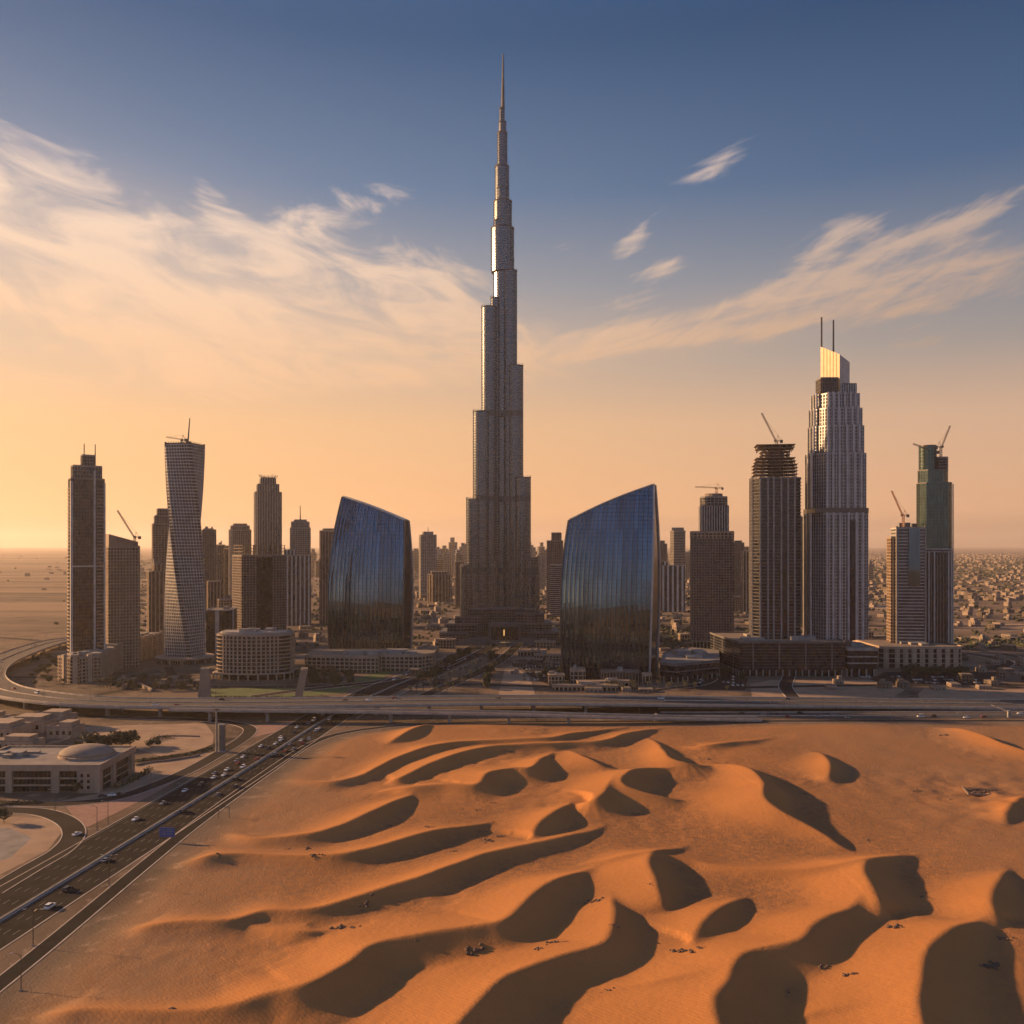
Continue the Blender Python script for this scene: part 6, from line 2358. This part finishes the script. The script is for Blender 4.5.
def lot(x0, x1, y0, y1, nx, ny, fill, group, label, seed):
    r = random.Random(seed)
    for i in range(nx):
        for j in range(ny):
            if r.random() > fill:
                continue
            kd, pt_ = r.choice([('saloon', 'car_white'), ('saloon', 'car_white'), ('suv', 'car_white'), ('saloon', 'car_silver'), ('saloon', 'car_dark'), ('suv', 'car_silver'), ('suv', 'car_dark')])
            put_car(kd, pt_, x0 + (x1 - x0) * i / max(1, nx - 1), y0 + (y1 - y0) * j / max(1, ny - 1) + r.uniform(-.4, .4), .05, R(90) + r.uniform(-.04, .04), PN[pt_] + ' ' + KN[kd] + label, group)


lot(X(524, 930), X(562, 930), 885, 985, 13, 5, .8, 'cars parked in the lot right of the avenue', ' parked in the lot right of the avenue', 1)
lot(X(872, 880), X(985, 880), 866, 905, 34, 3, .55, 'cars parked along the street below the pale podium', ' parked along the street below the pale podium', 2)
lot(X(690, 870), X(742, 870), 850, 905, 12, 4, .55, 'cars parked beside the angular hall', ' parked beside the angular hall', 3)

# traffic on the flyover, the frontage roads and the avenue
r10 = random.Random(31)
PAD = np.gradient(PA[:, :2], axis=0); PAD /= np.linalg.norm(PAD, axis=1)[:, None]
for k in range(22):
    i = r10.randrange(200, len(PA) - 160)
    side = r10.choice((-1, 1)); lane = r10.choice((4.5, 8.2, 11.9))
    kd, pt_ = r10.choice(list(CP.keys()))
    nx, ny = PAD[i, 1], -PAD[i, 0]
    put_car(kd, pt_, PA[i, 0] + nx * side * lane, PA[i, 1] + ny * side * lane, PA[i, 2] + .05, math.atan2(PAD[i, 1], PAD[i, 0]) + (0 if side > 0 else math.pi), PN[pt_] + ' ' + KN[kd] + ' crossing on the flyover deck', 'cars on the flyover deck')
for k in range(26):
    kd, pt_ = r10.choice(list(CP.keys()))
    Y0 = r10.choice((691, 695, 704, 708, 735, 739))
    put_car(kd, pt_, r10.uniform(160, 560), Y0 + .5, .12, 0 if r10.random() < .5 else math.pi, PN[pt_] + ' ' + KN[kd] + ' on the frontage road behind the dunes', 'cars on the frontage roads')

# ------------------------------------------------------------------ street lamps, masts, signs
def lamp_proto(h, arms, name='street_lamp'):
    t = T(name, 'lamp', 'street lamp', 0, 0)
    t.part('pole', 'metal_dark').bar((0, 0, -.3), (0, 0, h), .17, .09, n=8)
    t.part('base', 'concrete').box(-.35, .35, -.35, .35, -.2, .5)
    for s in arms:
        a = t.new('arm', 'metal_dark')
        a.bar((0, 0, h - .6), (s * 1.3, 0, h + .3), .08, .07, n=6).bar((s * 1.3, 0, h + .3), (s * 2.5, 0, h + .35), .07, n=6)
        t.new('lamp_head', 'metal_light').box(s * 2.9 - .55, s * 2.9 + .55, -.2, .2, h + .26, h + .44)
    return t.done()


LP = lamp_proto(12, (-1, 1))
LP1 = lamp_proto(11, (1,))
firstL = [True, True]


def put_lamp(kind, x, y, z, ang, label, group):
    p = (LP, LP1)[kind]
    if firstL[kind]:
        firstL[kind] = False
        o = p
        o.location = (x, y, z); o.rotation_euler = (0, 0, ang)
    else:
        o = dup(p, (x, y, z), ang)
    o['label'] = label; o['group'] = group


for n_, (px, py, lab) in enumerate(((109, 886, 'dark street lamp on the sandy verge beside the two side-by-side cars'), (33, 946, 'short lamp on the verge below the lowest white car'), (250, 772, 'lamp on the verge at the right-hand carriageway near the far bend'))):
    x, y = G(px, py)
    put_lamp(0, x, y, .05, R(0), lab, 'lamps on the highway verge')
for px, py, lab in ((21, 991, 'slim lamp on the sand beside the service road, nearest of all'), (108, 824, 'tall slim lamp on the pink paved island'), (97, 830, 'shorter lamp left of the tall one on the pink island'), (55, 812, 'lamp in front of the domed building'), (151, 789, 'lamp between the hedge and the highway slip road'), (254, 770, 'lamp at the edge of the sand across from the tall mast')):
    x, y = G(px, py)
    put_lamp(1, x, y, .05, R(180), lab, 'single lamps of the side roads')
# on the flyover
for k, i in enumerate(range(150, 1180, 52)):
    i = min(i, len(PA) - 1)
    x, y, z = PA[i]
    lab = ordn[k] + ' double lamp in the middle of the flyover counted from its far left end'
    put_lamp(0, x, y, z + .1, 0, lab, 'lamps along the flyover')
for k, px in enumerate((640, 682, 721, 747, 784, 823, 856, 890, 925, 958, 987, 1018)):
    Y0 = 700 + (k % 2) * 12
    put_lamp(0, X(px, Y0), Y0, .05, 0, ordn[k] + ' lamp from the left along the frontage road behind the dunes', 'lamps along the frontage road')
for k, (px, py) in enumerate(((346, 727), (385, 725), (432, 722.5), (478, 721), (536, 720.5))):
    x, y = G(px, py)
    put_lamp(1, x, y, 0.05, R(90), ordn[k] + ' lamp from the left on the curve of the service road at the dune edge', 'lamps on the service road curve')

# high mast with the weathered column beside it
x, y = G(216.5, 751)
t = T('high_mast', 'very tall slim light mast standing in front of the flyover', 'light mast', x, y)
t.part('pole', 'concrete').bar((0, 0, -.3), (0, 0, 28), .75, .4, n=10)
t.part('ring', 'metal_dark').prism(circle(1.3, 14), 27.2, 27.7)
for k in range(6):
    a = k * math.pi / 3
    t.new('floodlight', 'metal_dark').box(1.5 * math.cos(a) - .3, 1.5 * math.cos(a) + .3, 1.5 * math.sin(a) - .3, 1.5 * math.sin(a) + .3, 26.7, 27.19)
t.done()
x, y = G(222, 752)
t = T('concrete_column', 'thick dark weathered concrete column at the foot of the tall light mast', 'column', x, y)
t.part('shaft', 'concrete_dark').prism(chamfer(3.8, 3.0, .5), -.3, 17.5)
t.part('capital', 'concrete').prism(chamfer(4.6, 3.6, .6), 17.51, 18.3)
t.part('plinth', 'concrete').prism(rect(5.2, 4.4), -.2, 1.0)
t.done()
# leaning pylons behind the flyover
for px, lean, lab in ((201, 2.6, 'left slab of the leaning concrete pair behind the flyover'), (207.5, -1.0, 'right, darker slab of the leaning concrete pair behind the flyover'), (298, 5.4, 'single leaning concrete pylon right of the lawn')):
    Y0 = 772
    t = T('leaning_pylon', lab, 'concrete pylon', X(px, Y0), Y0, 0, 8, 'leaning pylons behind the flyover')
    w0 = 2.6 if px < 250 else 3.2
    t.part('shaft', 'wall_pale').loft([[(u * w0 + lean * f * 1.0, v * 2.2, 26.5 * f * (1.0 if px > 205 else 1.02)) for u, v in ((-1, -1), (1, -1), (1, 1), (-1, 1))] for f in (0, .5, 1)])
    t.part('cap', 'kerb').loft([[(u * w0 * .9 + lean, v * 2.0, 27.05 + dz) for u, v in ((-1, -1), (1, -1), (1, 1), (-1, 1))] for dz in (.02, .9)])
    t.done()

# blue direction sign
x, y = G(167, 842)
t = T('road_sign', 'large blue direction sign with white lines of text beside the service road', 'road sign', x, y, 0, -6)
t.part('panel', 'sign_blue').box(-3.7, 3.7, -.12, .12, 2.2, 6.6)
for sx in (-2.6, 2.6):
    t.new('post', 'metal_dark').bar((sx, .2, -.3), (sx, .2, 6.4), .14, n=6)
bd = t.part('border', 'paint_white', 'panel')
for a in ((-3.6, 3.6, 2.3, 2.4), (-3.6, 3.6, 6.4, 6.5), (-3.6, -3.5, 2.4, 6.4), (3.5, 3.6, 2.4, 6.4)):
    bd.box(a[0], a[1], -.16, -.121, a[2], a[3])
tx = t.part('text_lines', 'paint_white', 'panel')
r9 = random.Random(2)
for z in (5.5, 4.75, 3.9, 3.1):
    u = -3.1
    while u < 2.9:
        l_ = r9.uniform(.3, .8)
        tx.box(u, min(3.1, u + l_), -.165, -.122, z, z + .36)
        u += l_ + .25
t.done()
# small gantry on the verge
x, y = G(224, 818)
t = T('sign_gantry', 'small dark portal gantry over the service road', 'gantry', x, y)
for sx in (-2.6, 2.6):
    t.new('post', 'metal_dark').bar((sx, 0, -.3), (sx, 0, 5.6), .14, n=6)
t.part('crossbeam', 'metal_dark').bar((-2.8, 0, 5.5), (2.8, 0, 5.5), .16, n=6)
t.done()
x, y = G(309, 743)
t = T('round_sign', 'small round pale sign on a post at the highway edge', 'road sign', x, y)
t.part('disc', 'kerb').loft([[(1.5 * math.cos(2 * math.pi * k / 18), yy, 3.2 + 1.5 * math.sin(2 * math.pi * k / 18)) for k in range(18)] for yy in (-.1, .1)])
t.part('post', 'metal_dark').bar((0, .15, -.2), (0, .15, 3.2), .12)
t.done()
# retaining posts along the dune edge right side
x, y = G(656, 721)
t = T('white_marker', 'small white marker post at the back edge of the dunes', 'marker post', x, y)
t.part('post', 'paint_white').loft([[(u * w_, v * w_, z) for u, v in ((-1, -1), (1, -1), (1, 1), (-1, 1))] for w_, z in ((1.5, -.2), (1.3, 1.2), (.6, 1.5), (.45, 5.2))])
t.part('cap', 'kerb').prism(rect(1.4, 1.4), 5.21, 5.7)
t.done()
x, y = G(1009, 717.5)
t = T('white_marker', 'pale marker block with a leaning bar at the right end of the frontage road', 'marker post', x, y)
t.part('post', 'paint_white').prism(rect(2.2, 1.6), -.2, 5.6)
t.part('leaning_bar', 'kerb').bar((-1.2, 0, 4.8), (-11, 6, 9), .35)
t.done()

# ------------------------------------------------------------------ desert haze
hz = MB().box(-62000, 62000, -3400, 61000, -1.0, 880.0).build('haze', 'concrete')
structure(hz, 'stuff')
hm = bpy.data.materials.new('haze')
hm.use_nodes = True
ht = NT(hm.node_tree)
ht.n.clear()
pv = ht.new('ShaderNodeVolumePrincipled')
pv.inputs['Color'].default_value = (0.95, 0.85, 0.76, 1)
pv.inputs['Density'].default_value = 3.3e-5
pv.inputs['Anisotropy'].default_value = 0.35
ho = ht.new('ShaderNodeOutputMaterial')
ht.l.new(pv.outputs[0], ho.inputs['Volume'])
hz.data.materials.clear()
hz.data.materials.append(hm)
